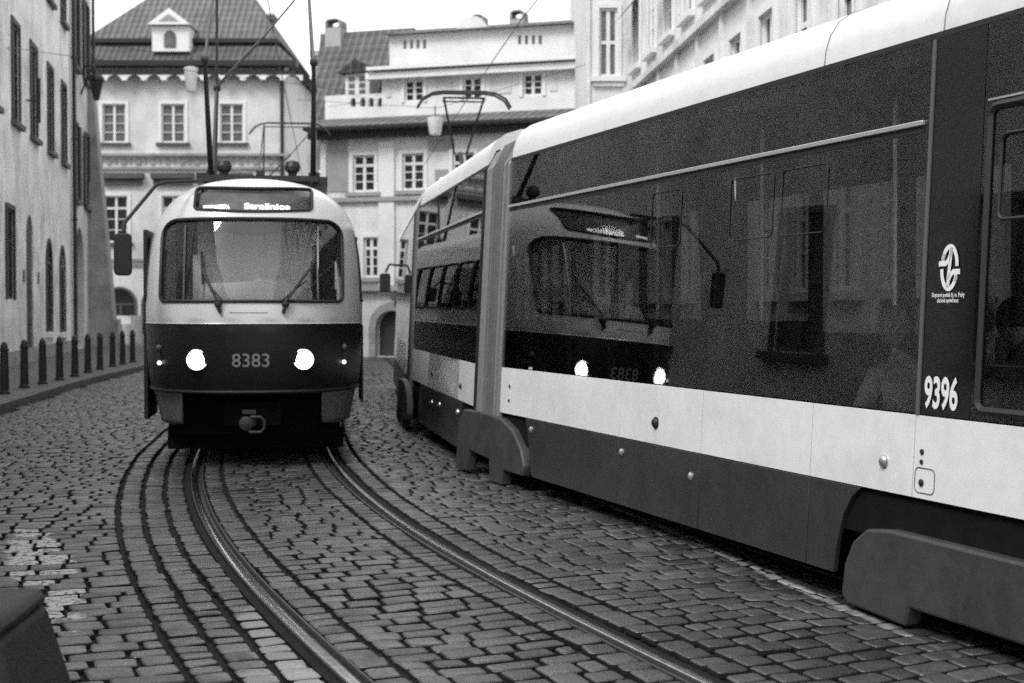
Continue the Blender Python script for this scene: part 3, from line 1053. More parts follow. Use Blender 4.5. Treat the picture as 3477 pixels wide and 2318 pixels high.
# small roofs seen between the two palaces
sm = empty('gabled_house', (-10.2, 82, 0), 0)
MB().box(0, 3.6, 0, 6, 0, 14.9).build('wall', 'plaster_pale', sm)
MB().prism_yz([(-.4, 14.9), (3, 17.6), (6.4, 14.9)], -.2, 3.8).build('roof', 'tile_mid', sm)
MB().box(-1.6, .0, 2.0, 3.2, 10, 16.6).box(-1.7, .1, 1.9, 3.3, 16.6, 16.9).build('chimney', 'chimney', sm)
window(sm, 2.6, 12.0, 1.0, 1.5, 2, 3, 'pane_dark', 'trim_white', .12)
tag(sm, 'small pale gabled house peeping between the two large roofs in the background', 'house')

# ================================================================ stepped white palace (background centre)
A = Vector((-6.95, 51.6)); B = Vector((2.70, 48.5))
dv = (B - A); WL = dv.length; ang3 = math.atan2(dv.y, dv.x)
p3 = empty('terraced_house', (A.x, A.y, 0), ang3)
def c3(px, py, off=0.0):
    """pixel -> local x,z on the facade plane set back by off"""
    k = (px - 1176) / 3267
    n = Vector((-sin(ang3), cos(ang3)))
    O = A + n * off
    d = Vector((cos(ang3), sin(ang3)))
    # O + x d = (kZ, Z)
    x = (k * O.y - O.x) / (d.x - k * d.y)
    Z = O.y + x * d.y
    return x, 1.7 + (710 - py) * Z / 3267
x_, zE = c3(1000, 296)
ho = []; wl = []
for (xa, xb, ya, yb) in ((812, 862, 358, 440), (925, 975, 354, 436), (836, 870, 545, 636), (925, 972, 545, 636), (1040, 1090, 352, 434)):
    a, z1 = c3(xa, ya); b, z0 = c3(xb, yb)
    wl.append(((a + b) / 2, z0, b - a, z1 - z0)); ho.append(rect(a, b, z0, z1))
pa, pz = c3(887, 712); 
ho.append(archloop(pa + .25, 1.25, 0.02, 1.66)); 
wall(p3, rect(0, WL, -.1, zE), ho, 'plaster_pale', .3)
shell(p3, WL, 14, zE, 'plaster_pale')
for (x, z, w, h) in wl:
    window(p3, x, z, w, h, 2, 4, 'pane_dark', 'trim_white', .12, sill='plaster_panel', depth=.1, transom=True)
MB().prism_xz(archloop(pa + .25, 1.24, .02, 1.66), .28, .33).build('door', 'wood_dark', p3)
# portal surround
po, pi_ = archloop(pa + .25, 1.75, .0, 1.95), archloop(pa + .25, 1.25, .0, 1.66)
n = len(po); mb = MB().add([(p[0], -.12, p[1]) for p in po] + [(p[0], -.12, p[1]) for p in pi_] + [(p[0], 0, p[1]) for p in po] + [(p[0], .1, p[1]) for p in pi_], [])
fs = []
for k in range(1, n - 0):
    a, b = k, (k + 1) % n
    fs += [(a, b, b + n, a + n), (a, a + 2 * n, b + 2 * n, b), (a + n, b + n, b + 3 * n, a + 3 * n)]
mb.f += fs
mb.build('portal', 'stone_dark', p3, fix=False)
# painted panels between windows
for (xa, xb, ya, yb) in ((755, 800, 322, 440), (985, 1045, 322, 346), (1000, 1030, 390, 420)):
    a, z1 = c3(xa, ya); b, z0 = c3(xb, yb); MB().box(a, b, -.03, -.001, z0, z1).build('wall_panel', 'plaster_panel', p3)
for (xa, xb) in ((872, 908), (740, 752)):
    a, _ = c3(xa, 300); b, _ = c3(xb, 300); MB().box(a, b, -.1, -.001, 2.25 if xa > 800 else 0, zE - .4).build('pilaster', 'plaster_white', p3)
_, z1 = c3(900, 452); _, z0 = c3(900, 462)
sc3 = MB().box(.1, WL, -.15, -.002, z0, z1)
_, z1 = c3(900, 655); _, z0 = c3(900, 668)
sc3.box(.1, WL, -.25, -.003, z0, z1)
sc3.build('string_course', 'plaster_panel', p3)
rd = MB().box(c3(905, 640)[0], c3(1000, 640)[0], -.3, -.001, c3(900, 690)[1], c3(900, 672)[1])
rd.build('sign_board', 'trim_dark', p3)
# eave roof
MB().prism_yz([(-.7, zE), (-.7, zE + .12), (.9, zE + .62), (.9, zE)], -.3, WL + .2).build('roof', 'tile_mid', p3)
MB().box(-.3, WL + .2, -.80, -.7, zE + .02, zE + .12).box(-.3, WL + .2, -.4, -.002, zE - .25, zE - .003).build('gutter', 'iron', p3)
# terrace storey, set back .9
T = .92
xl, zt0 = c3(748, 262, T); xu, zu1 = c3(1288, 146, T)
x0u = c3(878, 200, T)[0]
ho = []; wl = []
for (xa, xb, ya, yb) in ((930, 974, 186, 234), (1064, 1107, 180, 228), (1201, 1246, 172, 220)):
    a, z1 = c3(xa, ya, T); b, z0 = c3(xb, yb, T)
    wl.append(((a + b) / 2, z0, b - a, z1 - z0)); ho.append(rect(a, b, z0, z1))
up_ = empty('terrace_storey', (0, 0, 0)); col.objects.unlink(up_); bpy.data.objects.remove(up_)
def shifted(o, y):  # put a part at the setback
    o.location.y = y
    return o
V_ = wall(p3, rect(x0u, WL + .1, zE + .3, zu1), ho, 'plaster_white', .25, 'upper_wall'); shifted(V_, T)
for (x, z, w, h) in wl:
    shifted(window(p3, x, z, w, h, 2, 3, 'pane_dark', 'trim_white', .12, sill=None, depth=.1), T)
for (xa, xb, ya, yb) in ((888, 900, 188, 225), (985, 1040, 182, 215), (1125, 1175, 172, 215), (1262, 1280, 172, 210)):
    a, z1 = c3(xa, ya, T); b, z0 = c3(xb, yb, T); MB().box(a, b, T - .03, T - .001, z0, z1).build('wall_panel', 'plaster_mid', p3)
xb0, zb1 = c3(748, 222, T); xb1, zb0 = c3(890, 262, T)
slots = []
for (xa, xb) in ((806, 818), (828, 840), (848, 859), (868, 880)):
    a, z1 = c3(xa, 226, T); b, z0 = c3(xb, 246, T); slots.append(archloop((a + b) / 2, b - a, z0, z1, 6))
par = wall(p3, rect(xb0, x0u, zE + .2, zb1), slots, 'plaster_white', .2, 'parapet'); shifted(par, T)
MB().box(xb0, x0u, T + .2, T + .25, zE + .2, zb1 - .01).build('parapet_back', 'wood_dark', p3)
# cornices above the terrace storey
_, za = c3(1000, 152, T); 
MB().box(x0u - .5, WL + .4, T - .35, T - .002, zu1 - .28, zu1 - .05).box(x0u - .4, WL + .3, T - .5, T + .2, zu1 + .02, zu1 + .14).build('cornice', 'trim_white', p3)
# attic
_, zt1 = c3(1100, 72, T + .6); 
sl = []
for grp in ((925, 985), (1187, 1250)):
    for k in range(4):
        xa = grp[0] + (grp[1] - grp[0]) * (k + .15) / 4; xb = grp[0] + (grp[1] - grp[0]) * (k + .65) / 4
        yy = 94 if grp[0] < 1000 else 84
        a, z1 = c3(xa, yy, T + .6); b, z0 = c3(xb, yy + 20, T + .6); sl.append(rect(a, b, z0, z1))
at = wall(p3, rect(x0u + .05, WL - .1, zu1 + .1, zt1), sl, 'plaster_white', .15, 'attic_wall'); shifted(at, T + .6)
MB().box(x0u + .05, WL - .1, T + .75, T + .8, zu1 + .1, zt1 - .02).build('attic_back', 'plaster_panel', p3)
MB().add([(x0u + .05, T + .62, zu1), (WL - .1, T + .62, zu1), (WL - .1, 11, zu1), (x0u + .05, 11, zu1), (x0u + .05, T + .62, zt1), (WL - .1, T + .62, zt1), (WL - .1, 11, zt1), (x0u + .05, 11, zt1)],
         [(1, 2, 6, 5), (2, 3, 7, 6), (3, 0, 4, 7), (4, 5, 6, 7)]).build('attic_side', 'plaster_white', p3)
MB().prism_yz([(T + .3, zt1), (T + 3.4, zt1 + .75), (T + 6.5, zt1)], x0u, WL - .6).build('upper_roof', 'tile_mid', p3)
# steep roof at the left end with a dormer
xa, zr0 = c3(716, 222, T); xt, zr1 = c3(738, 80, T + 3); 
rr = [(xa - .1, T - .2, zE + .4), (x0u + .02, T - .2, zE + .4), (x0u + .02, 9, zE + .4), (xa - .1, 9, zE + .4),
      (xt, T + 3, zr1), (x0u + .02, T + 3, zr1), (x0u + .02, 7, zr1), (xt, 7, zr1)]
rr[0] = (xa - .1, T + .25, zE + .4); rr[1] = (x0u + .02, T + .25, zE + .4)
MB().add(rr, [(0, 1, 5, 4), (1, 2, 6, 5), (2, 3, 7, 6), (3, 0, 4, 7), (4, 5, 6, 7)]).build('steep_roof', 'tile_mid', p3)
a, z1 = c3(797, 172, T + .4); b, z0 = c3(852, 224, T + .4)
d_ = MB().box(a, b, T + .3, T + 2.5, z0, z1).build('dormer', 'plaster_white', p3)
MB().prism_xz([(a - .25, z1), (b + .25, z1), ((a + b) / 2, z1 + .5)], T + .1, T + 2.6).build('dormer_roof', 'tile_dark', d_)
for k in (0, 1):
    wn_ = MB()
    for j in range(3):
        wn_.box(a + .14 + k * .42, a + .14 + k * .42 + .24, T + .28, T + .299, z0 + .1 + j * .24, z0 + .27 + j * .24)
    wn_.build('casement', 'pane_mid', d_)
for (xa_, xb_, ya, yb, yo) in ((748, 784, 48, 90, 3.5), (1082, 1110, 38, 80, 4.2), (1170, 1203, 28, 75, 4.2)):
    a, z1 = c3(xa_, ya, yo); b, z0 = c3(xb_, yb, yo)
    z1 -= .30
    ck = MB().box(a, b, yo, yo + .6, z0 - .8, z1)
    ck.add([(a - .02, yo - .02, z1), (b + .02, yo - .02, z1), (b + .02, yo + .62, z1), (a - .02, yo + .62, z1)], [(0, 1, 2, 3)])
    co = ck.build('chimney', 'chimney', p3)
    cp = MB()
    for s_ in (0, 1):
        cp.box(a + s_ * (b - a - .09), a + .09 + s_ * (b - a - .09), yo, yo + .6, z1 + .002, z1 + .2)
    nn = 8
    arc = [((a + b) / 2 - (b - a) / 2 * cos(pi * k / nn), z1 + .2 + .14 * sin(pi * k / nn)) for k in range(nn + 1)]
    arc2 = [((a + b) / 2 - (b - a) / 2 * .8 * cos(pi * k / nn), z1 + .2 + .08 * sin(pi * k / nn)) for k in range(nn + 1)][::-1]
    cp.prism_xz(arc + arc2, yo, yo + .6)
    cp.build('chimney_cap', 'stone_dark', co)
a, z0 = c3(1055, 74, 3); b, z1 = c3(1125, 45, 3)
MB().prism_xz([(a, z0 - .4), (b, z0 - .4), (b, z0), (b - .35, z0 + .42), (a + .4, z0 + .42), (a, z0)], 2.6, 3.1).build('gable', 'plaster_white', p3)
tag(p3, 'white stepped palace with terrace storey, attic slots and arched chimneys in the background centre', 'house')

# house partly visible between palace and right-hand building
sm = empty('distant_house', (2.0, 62, 0), R(-8))
MB().box(0, 7.0, 0, 7, 0, 11.2).build('wall', 'plaster_pale', sm)
MB().prism_yz([(-.4, 11.2), (3.5, 13.5), (7.4, 11.2)], -.2, 7.2).build('roof', 'tile_mid', sm)
for x in (1.0, 2.2, 3.4): window(sm, x, 8.0, .8, 1.4, 2, 3, 'pane_dark', 'trim_white', .12)
tag(sm, 'pale distant house glimpsed between the white palace and the tall right-hand building', 'house')

# ================================================================ tall pale building on the right
f4 = empty('tenement', (2.18, 42.0, 0), 0)
H4 = 17
FW = 1.24
ho = [rect(.38, .92, z, z + 2.0) for z in (2.0, 5.3, 8.55, 12.0)]
wall(f4, rect(0, FW, 0, H4), ho, 'plaster_white', .25)
for z in (2.0, 5.3, 8.55, 12.0):
    window(f4, .65, z, .54, 2.0, 2, 2, 'pane_mid', 'trim_white', .12, sill='trim_white', depth=.1, transom=True)
dx = .0842; dirx = Vector((dx, -1)).normalized()
angS = math.atan2(dirx.y, dirx.x)
LS = 54.0
ho = []; wl = []
x = 1.5
while x < LS - 1:
    for z in (2.0, 5.3, 8.6, 11.9): wl.append((x, z)); ho.append(rect(x - .5, x + .5, z, z + 1.9))
    x += 2.35
sw = wall(f4, rect(0, LS, 0, H4), ho, 'plaster_white', .3, 'side_wall')
sw.location = (FW, 0, 0); sw.rotation_euler = (0, 0, angS)
c_, s_ = cos(angS), sin(angS)
for (x, z) in wl:
    o = window(f4, x, z, 1.0, 1.9, 2, 3, 'pane_mid', 'trim_white', .14, sill='trim_white', depth=.12, transom=True)
    o.location = (FW + x * c_, x * s_, z); o.rotation_euler = (0, 0, angS)
# awning blinds on some side windows and string courses
aw = MB(); cs = MB()
for (x, z) in wl:
    if z > 8 and int(x * 3) % 2 == 0:
        aw.add([(x - .55, -.06, z + 1.9), (x + .55, -.06, z + 1.9), (x + .55, -.6, z + 1.25), (x - .55, -.6, z + 1.25), (x - .55, -.06, z + 1.86), (x + .55, -.06, z + 1.86)],
               [(0, 1, 2, 3), (3, 2, 5, 4), (0, 3, 4), (1, 5, 2)])
for z in (4.6, 7.9, 11.2, 14.6): cs.box(-.05, LS, -.2, -.001, z, z + .18)
x = .35
while x < LS:
    cs.box(x - .12, x + .12, -.08, -.002, 0, 16); x += 2.35
for (b_, nm, m_) in ((aw, 'awning', 'trim_dark'), (cs, 'string_course', 'plaster_pale')):
    o = b_.build(nm, m_, f4); o.location = (FW, 0, 0); o.rotation_euler = (0, 0, angS)
qn = MB().box(-.001, .12, -.06, 0, 0, H4).box(FW - .16, FW, -.06, 0, 0, H4)
for z in (1.7, 5.0, 8.25, 11.7): qn.box(.2, 1.1, -.10, -.061 + .06, z, z + .12)
qn.build('quoin', 'plaster_pale', f4)
MB().tube([(FW + .05, -.14, 0), (FW + .05, -.14, H4)], .05, 8).build('downpipe', 'trim_dark', f4)
MB().add([(0, 0, 0), (0, 12, 0), (0, 12, H4), (0, 0, H4)], [(0, 1, 2, 3)]).build('side_wall', 'plaster_white', f4, fix=False)
MB().add([(0, -.4, H4), (FW, -.4, H4), (FW + LS * c_, LS * s_, H4), (14, LS * s_, H4), (14, 12, H4), (0, 12, H4)], [(0, 1, 2, 3, 4, 5)]).build('roof', 'tile_mid', f4, fix=False)
tag(f4, 'tall pale tenement front rising at the upper right above the new tram roof', 'house')

# house across the street behind the camera's right (closes the street beyond the tram)
# ================================================================ overhead: contact wires, span wires, hanging lamps
def wire(name, pts, r, label, group=None):
    o = MB().tube(pts, r, 6).build(name, 'iron')
    tag(o, label, 'wire', group)
    return o
WZ = 6.15
def tpt(s, t, z):
    x, y = track(s, t); return (float(x), float(y), z)
wire('contact_wire', [tpt(s, 0, WZ) for s in range(-6, 66, 3)], .008, 'overhead contact wire above the old tram', 'overhead contact wires')
wire('contact_wire', [tpt(s, T2O, 5.82) for s in range(-6, 60, 3)], .008, 'overhead contact wire above the new tram', 'overhead contact wires')
def P(px, py, Y): return ((px - 1176) / 3267 * Y, Y, 1.7 + (710 - py) * Y / 3267)
wire('span_wire', [P(-30, 108, 37), P(60, 116, 40), P(145, 128, 44), (-5.4, 47, 8.9)], .010, 'thin span wire leaving the left edge across the worn plaster house', 'span wires')
wire('span_wire', [on_house(h2, 3.0, 0, 12.3), (-10.3, 52, 10.55), (-4.9, 51.2, 9.2), tuple(on_house(p3, .3, 0, 9.0))], .008, 'thin span wire carrying the white lamp in front of the mansard house', 'span wires')
wire('span_wire', [(-7.1, 47, 8.6), (-2.3, 44.0, 7.9), (2.18, 42, 8.9)], .008, 'thin span wire carrying the glass lamp in front of the white palace', 'span wires')
def hang(px, py, Y, w, h, label, m='lamp_glass'):
    x, y, z = P(px, py, Y)
    r = empty('hanging_lamp', (x, y, z), 0)
    MB().lathe([(w * .32, -h / 2), (w * .36, -h * .45), (w * .5, h * .38), (w * .52, h * .46), (w * .3, h * .5)], 14).build('lamp_shade', m, r, smooth=True)
    MB().tube([(0, 0, h * .5), (0, 0, h * .5 + .35)], .02, 6).build('hanger', 'iron', r)
    tag(r, label, 'street lamp', 'lamps hung over the street')
    return r
hang(441, 184, 52, .5, .9, 'white lamp hanging in front of the mansard house cornice')
hang(1000, 290, 44, .5, .55, 'round glass lamp hanging in front of the white palace gutter')

# ================================================================ old rounded tram
NOSE = (-2.74, 14.9)
LEN = 14.0
PR = np.array([(.42, .24, 1.09), (.60, .18, 1.12), (.80, .10, 1.16), (.95, .05, 1.185), (1.2, .012, 1.205), (1.55, 0, 1.215), (1.78, .02, 1.215), (2.1, .10, 1.205), (2.4, .20, 1.18),
               (2.65, .29, 1.13), (2.80, .35, 1.06), (2.93, .43, .96), (3.05, .56, .81), (3.12, .76, .66), (3.155, 1.0, .50), (3.178, 1.28, .32), (3.188, 1.55, .0)])
vv = np.concatenate([[0], np.cumsum(np.hypot(np.diff(PR[:, 0]), np.hypot(np.diff(PR[:, 1]), np.diff(PR[:, 2]))))])
vd = np.linspace(0, vv[-1], 500)
prd = np.stack([np.interp(vd, vv, PR[:, i]) for i in range(3)], 1)
ker = np.hanning(41); ker /= ker.sum()
for i in range(3):
    a = prd[:, i]; pad = np.concatenate([2 * a[0] - a[20:0:-1], a, 2 * a[-1] - a[-2:-22:-1]])
    prd[:, i] = np.convolve(pad, ker, 'valid')
prd[-1, 2] = 0
def v_of(z): return np.interp(z, prd[:, 0], vd)
LP, en, em = 1.45, 2.5, 2.15
ph = np.linspace(0, pi / 2, 400)
ox = np.sin(ph) ** (2 / en); oy = LP * (1 - np.cos(ph) ** (2 / em))
oa = np.concatenate([[0], np.cumsum(np.hypot(np.diff(ox * 1.25), np.diff(oy)))])
AC = oa[-1]
def a_of(xn): return np.sign(xn) * np.interp(np.abs(xn), ox, oa)
def a_side(y): return AC + (y - LP)
AMAX = a_side(LEN)
def S(a, v, off=0.0):
    a = np.asarray(a, float); v = np.asarray(v, float)
    def base(a, v):
        aa = np.abs(a)
        xn = np.interp(aa, oa, ox); y = np.where(aa <= AC, np.interp(aa, oa, oy), LP + (aa - AC))
        z = np.interp(v, vd, prd[:, 0]); y0 = np.interp(v, vd, prd[:, 1]); hw = np.interp(v, vd, prd[:, 2])
        fade = np.clip(1 - (aa - AC) / 3.0, 0, 1)
        return np.stack([np.sign(a) * xn * hw, y + y0 * fade, z], -1)
    p = base(a, v)
    if off:
        e_ = .01
        da = base(a + e_, v) - base(a - e_, v); dv_ = base(a, np.minimum(v + e_, vd[-1])) - base(a, np.maximum(v - e_, 0))
        n_ = np.cross(da, dv_); n_ /= np.linalg.norm(n_, axis=-1, keepdims=True) + 1e-9
        p = p + n_ * off
    return p
def xz_loop(loop, step=.04):
    """loop in front view (x,z) -> (a,v)"""
    L = dense(loop, step)
    z = np.array([q[1] for q in L]); x = np.array([q[0] for q in L]); v = v_of(z)
    hw = np.interp(v, vd, prd[:, 2])
    return list(zip(a_of(x / hw).tolist(), v.tolist()))
def yz_loop(side, loop, step=.15):
    L = dense(loop, step)
    return [(side * a_side(q[0]), float(v_of(q[1]))) for q in L]

def av(x, z, off=0.0):
    v = v_of(z); hw = np.interp(v, vd, prd[:, 2])
    return Vector(S(a_of(np.array(x / hw)), v, off).tolist())

def make_old_tram(loc, rz, detail=True):
    root = empty('rounded_tram', loc, rz)
    VT = vd[-1]
    ga = np.concatenate([-np.arange(AC + .3, AMAX, .35)[::-1], np.arange(-AC - .15, AC + .2, .055), np.arange(AC + .3, AMAX, .35)])
    # upper body
    v0 = float(v_of(1.55))
    ws = rrect(-.97, .97, 1.785, 2.645, [.06, .06, .19, .19], 8)
    ws = [(x, z + (.03 * (x / .97) ** 2 if z > 2.2 else 0)) for x, z in ws]
    sign = [(x, z + .035 * (x / .64) ** 2) for x, z in dense(rrect(-.61, .64, 2.745, 3.005, .04, 4), .08)]
    holes = [xz_loop(ws), xz_loop(sign)]
    sidewins = []
    for sd_ in (-1, 1):
        ys_ = [(1.02, 1.9)] + [(2.05 + i * 1.32, 2.05 + i * 1.32 + 1.2) for i in range(9)]
        for (ya, yb) in ys_:
            if ya < LP: lp = [(sd_ * (AC + yy - LP), float(v_of(zz_))) for (yy, zz_) in dense(rrect(ya, yb, 1.80, 2.52, .06, 3), .15)]
            else: lp = yz_loop(sd_, rrect(ya, yb, 1.80, 2.52, .06, 3))
            holes.append(lp); sidewins.append(len(holes))
    outer = dense([(-AMAX, v0), (AMAX, v0), (AMAX, VT), (-AMAX, VT)], .4)
    gv = np.concatenate([np.arange(v0 + .03, VT - .02, .045)])
    V2, F, reg = cdt_regions(outer, holes, ga, gv)
    P3 = S(V2[:, 0], V2[:, 1])
    body = link('body', mesh_from('body', P3, F[reg == 0]), 'cream', root)
    body.modifiers.new('weld', 'WELD').merge_threshold = .002
    Pg = S(V2[:, 0], V2[:, 1], -.012)
    wsg = link('windscreen', mesh_from('windscreen', Pg, F[reg == 1]), 'glass_wind', root)
    for k in sidewins:
        sw_ = link('side_window', mesh_from('side_window', Pg, F[reg == k]), 'glass_clear', root)
        lp = holes[k - 1]
        MB().tube(S(*np.array(lp).T, .0).tolist() + [S(*np.array(lp[:1]).T, .0).tolist()[0]], .018, 5, cap=False).build('gasket', 'rubber', sw_, smooth=True)
    # gaskets
    gk = MB().tube(S(*np.array(holes[0]).T, .004).tolist() + [S(*np.array(holes[0][:1]).T, .004).tolist()[0]], .020, 6, cap=False)
    gk.build('gasket', 'rubber', wsg, smooth=True)
    # windscreen posts
    for sx in (-.70, .70):
        pp = [tuple(av(sx, z, .004)) for z in np.linspace(1.79, 2.6, 10)]
        MB().tube(pp, .011, 6).build('windscreen_post', 'chrome' if sx > 0 else 'iron_grey', wsg, smooth=True)
    # destination box: recessed panel greyed to imitate glass reflections, with glass and lettering
    Ps = S(V2[:, 0], V2[:, 1], -.05)
    sg = link('destination_sign', mesh_from('destination_sign', Ps, F[reg == 2]), 'sign_back', root)
    mb_ = MB().tube(S(*np.array(holes[1]).T, .002).tolist() + [S(*np.array(holes[1][:1]).T, .002).tolist()[0]], .017, 6, cap=False)
    lp = holes[1]; n_ = len(lp)
    fr_ = S(*np.array(lp).T, 0.).tolist(); bk_ = S(*np.array(lp).T, -.05).tolist()
    mb_.add(fr_ + bk_, [(i, (i + 1) % n_, (i + 1) % n_ + n_, i + n_) for i in range(n_)])
    mb_.build('sign_frame', 'rubber', sg, fix=False)
    Ps = S(V2[:, 0], V2[:, 1], -.004)
    link('sign_glass', mesh_from('sign_glass', Ps, F[reg == 2]), 'glass_clear', sg)
    TV, TF = text_pts('Strašnice', .092, .002, 1.5)
    pts = [tuple(av(x + .17, 2.825 + z, -.035)) for x, z in TV]
    MB().add(pts, TF).build('sign_lettering', 'led', sg, fix=False)
    bars = MB()
    for (xa, xb) in ((-.53, -.41), (-.40, -.28)):
        for k in range(3):
            x0_ = xa + (xb - xa) * k / 3; x1_ = xa + (xb - xa) * (k + 1) / 3
            bars.add([tuple(av(x0_, 2.805, -.03)), tuple(av(x1_, 2.805, -.03)), tuple(av(x1_, 2.833, -.03)), tuple(av(x0_, 2.833, -.03))], [(0, 1, 2, 3)])
    bars.build('sign_bar', 'led', sg, fix=False)
    # lower red body
    v1 = float(v_of(.80))
    outer = dense([(-AMAX, v1), (AMAX, v1), (AMAX, v0), (-AMAX, v0)], .4)
    V2b, Fb, rb = cdt_regions(outer, [], ga, np.arange(v1 + .05, v0 - .02, .06))
    Pb = S(V2b[:, 0], V2b[:, 1])
    link('lower_body', mesh_from('lower_body', Pb, Fb[rb == 0]), 'old_red', root)
    # trim strips between colours and at the bottom edge of the red
    tr_a = np.concatenate([np.arange(-AMAX, -AC, .5), np.linspace(-AC, AC, 90), np.arange(AC, AMAX, .5)])
    MB().tube(S(tr_a, np.full(len(tr_a), v0), .001).tolist(), .007, 6).build('belt_trim', 'cream', root, smooth=True)
    MB().tube(S(tr_a, np.full(len(tr_a), v1 + .03), .004).tolist(), .018, 8).build('bumper_strip', 'rubber', root, smooth=True)
    v1b = float(v_of(.93))
    # corner aprons below the bumper: pale panels left and right of an open dark middle
    vb = float(v_of(.44))
    for sd_ in (-1, 1):
        oc = [(sd_ * p[0], p[1]) for p in [(a_of(np.array(.70)), vb + .02), (a_of(np.array(.66)), v1 - .005), (AC + 2.4, v1 - .005), (AC + 2.4, vb), (a_of(np.array(.80)), vb - .0)]]
        oc = [(float(p[0]), float(p[1])) for p in oc]
        V2c, Fc, rc = cdt_regions(dense(oc, .1), [], np.arange(-AC - 2.4, AC + 2.4, .08), np.arange(vb, v1, .06))
        o = link('apron', mesh_from('apron', S(V2c[:, 0], V2c[:, 1], -.02), Fc[rc == 0]), 'apron', root)
        so = o.modifiers.new('thick', 'SOLIDIFY'); so.thickness = .02
        oc = [(sd_ * (AC + 2.45), vb + .05), (sd_ * (AC + 2.45), v1 - .005), (sd_ * (AMAX - .1), v1 - .005), (sd_ * (AMAX - .1), vb + .05)]
        V2c, Fc, rc = cdt_regions(dense(oc, .3), [])
        link('side_skirt', mesh_from('side_skirt', S(V2c[:, 0], V2c[:, 1], -.02), Fc[rc == 0]), 'old_red', root)
    # underframe, lifeguard, wheels
    uf = MB().box(-.95, .95, 1.1, 13.6, .30, .80).box(-.8, .8, 3.2, 5.6, .16, .35).box(-.8, .8, 8.8, 12.0, .16, .35).box(-.3, .3, .4, 1.1, .45, .70)
    uf.build('underframe', 'under', root)
    lg = MB().box(-1.0, 1.0, 1.5, 1.6, .10, .32)
    lg.build('lifeguard', 'under', root)
    for yb in (3.0, 9.4):
        for dy in (0, 1.9):
            for sx in (-1, 1):
                MB().lathe([(.33, 0), (.33, .02), (.35, .03), (.35, .1), (.2, .11), (.05, .09)], 24, (sx * .72 - .05, yb + dy, .35), 'x').build('wheel', 'under', root, smooth=True)
    # coupler
    cp = MB().tube([(0, .55, .52), (0, .08, .50)], .05, 10)
    cp.lathe([(.03, 0), (.075, .02), (.075, .05), (.03, .07)], 14, (-.05, -.0, .50), 'y')
    lp_ = [(.0, .02, .57), (.10, .0, .57), (.14, .0, .53), (.14, .0, .45), (.10, .0, .41), (-.02, .02, .41)]
    cp.tube(lp_, .016, 8); cp.box(-.09, .05, .02, .12, .60, .64)
    cp.build('coupler', 'coupler_metal', root, smooth=True)
    # headlights
    for (sx, zc) in ((-.56, 1.168), (.55, 1.168)):
        c = av(sx, zc, .0)
        h_ = MB().lathe([(.098, .03), (.112, .0), (.112, -.03), (.104, -.036), (.092, -.02)], 28, (c.x, c.y, c.z), 'y').build('headlight', 'chrome', root, smooth=True)
        MB().lathe([(.091, -.010), (.088, -.026), (.07, -.036), (.03, -.047), (.002, -.048)], 28, (c.x, c.y, c.z), 'y').build('lens', 'headlight_on', h_, smooth=True)
    # side indicator clusters
    for sx in (-1, 1):
        c = av(sx * .985, 1.2, .0)
        i_ = MB().box(c.x - .025, c.x + .025, c.y - .02, c.y + .03, 1.09, 1.34).build('indicator', 'rubber', root)
        MB().lathe([(.022, .0), (.022, -.02), (.015, -.028), (.002, -.03)], 14, (c.x, c.y - .02, 1.125), 'y').build('marker_lamp', 'lamp_small', i_, smooth=True)
        MB().lathe([(.032, .0), (.032, -.02), (.02, -.035), (.002, -.04)], 14, (c.x, c.y - .02, 1.29), 'y').build('indicator_lens', 'iron_grey', i_, smooth=True)
    # wipers
    for (bx_, tx, tz, b0, b1) in ((-.33, -.50, 2.13, (-.505, 2.30), (-.485, 1.96)), (.36, .60, 2.12, (.62, 2.2), (.62, 1.9))):
        wp = MB().tube([tuple(av(bx_, 1.78, .05)), tuple(av((bx_ + tx) / 2, 1.95, .05)), tuple(av(tx, tz, .035))], .014, 6)
        wp.tube([tuple(av(bx_ - .05 * np.sign(bx_) * -1 * -1, 1.78, .045)), tuple(av(tx + .03 * -np.sign(bx_), tz - .12, .035))], .008, 6)
        wp.tube([tuple(av(b0[0], b0[1], .03)), tuple(av(b1[0], b1[1], .03))], .015, 6)
        c = av(bx_, 1.75, .02)
        wp.lathe([(.035, .03), (.04, 0), (.035, -.03), (.01, -.04)], 12, tuple(c), 'y').tube([tuple(av(bx_, 1.75, .03)), tuple(av(bx_ * .93, 1.66, .02))], .02, 8)
        wp.build('wiper', 'rubber', root, smooth=True)
    # service hatch line
    MB().tube([tuple(av(x, 1.665, .001)) for x in np.linspace(-.22, .18, 8)], .004, 5).build('hatch_handle', 'number_grey', root)
    if detail:
        TV, TF = text_pts('8383', .20, .001, 1.02)
        MB().add([tuple(av(x, 1.165 + z, .004)) for x, z in TV], TF).build('fleet_number', 'number_grey', root, fix=False)
    # cab interior
    it = MB().box(-1.12, 1.12, 1.3, 13.9, .86, .9)
    it.box(-.75, .75, .60, 1.0, .9, 1.72)
    it.build('cab_floor', 'cab_dark', root)
    MB().box(-.62, .64, 1.05, 1.10, .9, 2.75).build('cab_partition', 'cab_light', root)
    dash = [(-.5, .22), (-.12, .235), (0, .25), (.06, .29), (.12, .26), (.36, .26), (.40, .22), (.62, .17)]
    dm_ = MB(); nd = len(dash)
    dm_.v = [(x, .30, 1.76) for x, h in dash] + [(x, .30 + h * 1.1, 1.76 + h) for x, h in dash] + [(x, .75, 1.76 + h) for x, h in dash] + [(x, .75, 1.7) for x, h in dash]
    for r_ in range(3): dm_.f += [(r_ * nd + k, r_ * nd + k + 1, (r_ + 1) * nd + k + 1, (r_ + 1) * nd + k) for k in range(nd - 1)]
    dm_.build('dashboard', 'interior_light', root, fix=False)
    MB().box(-.96, -.86, 1.0, 1.06, 1.3, 2.6).build('door_pillar', 'interior_light', root)
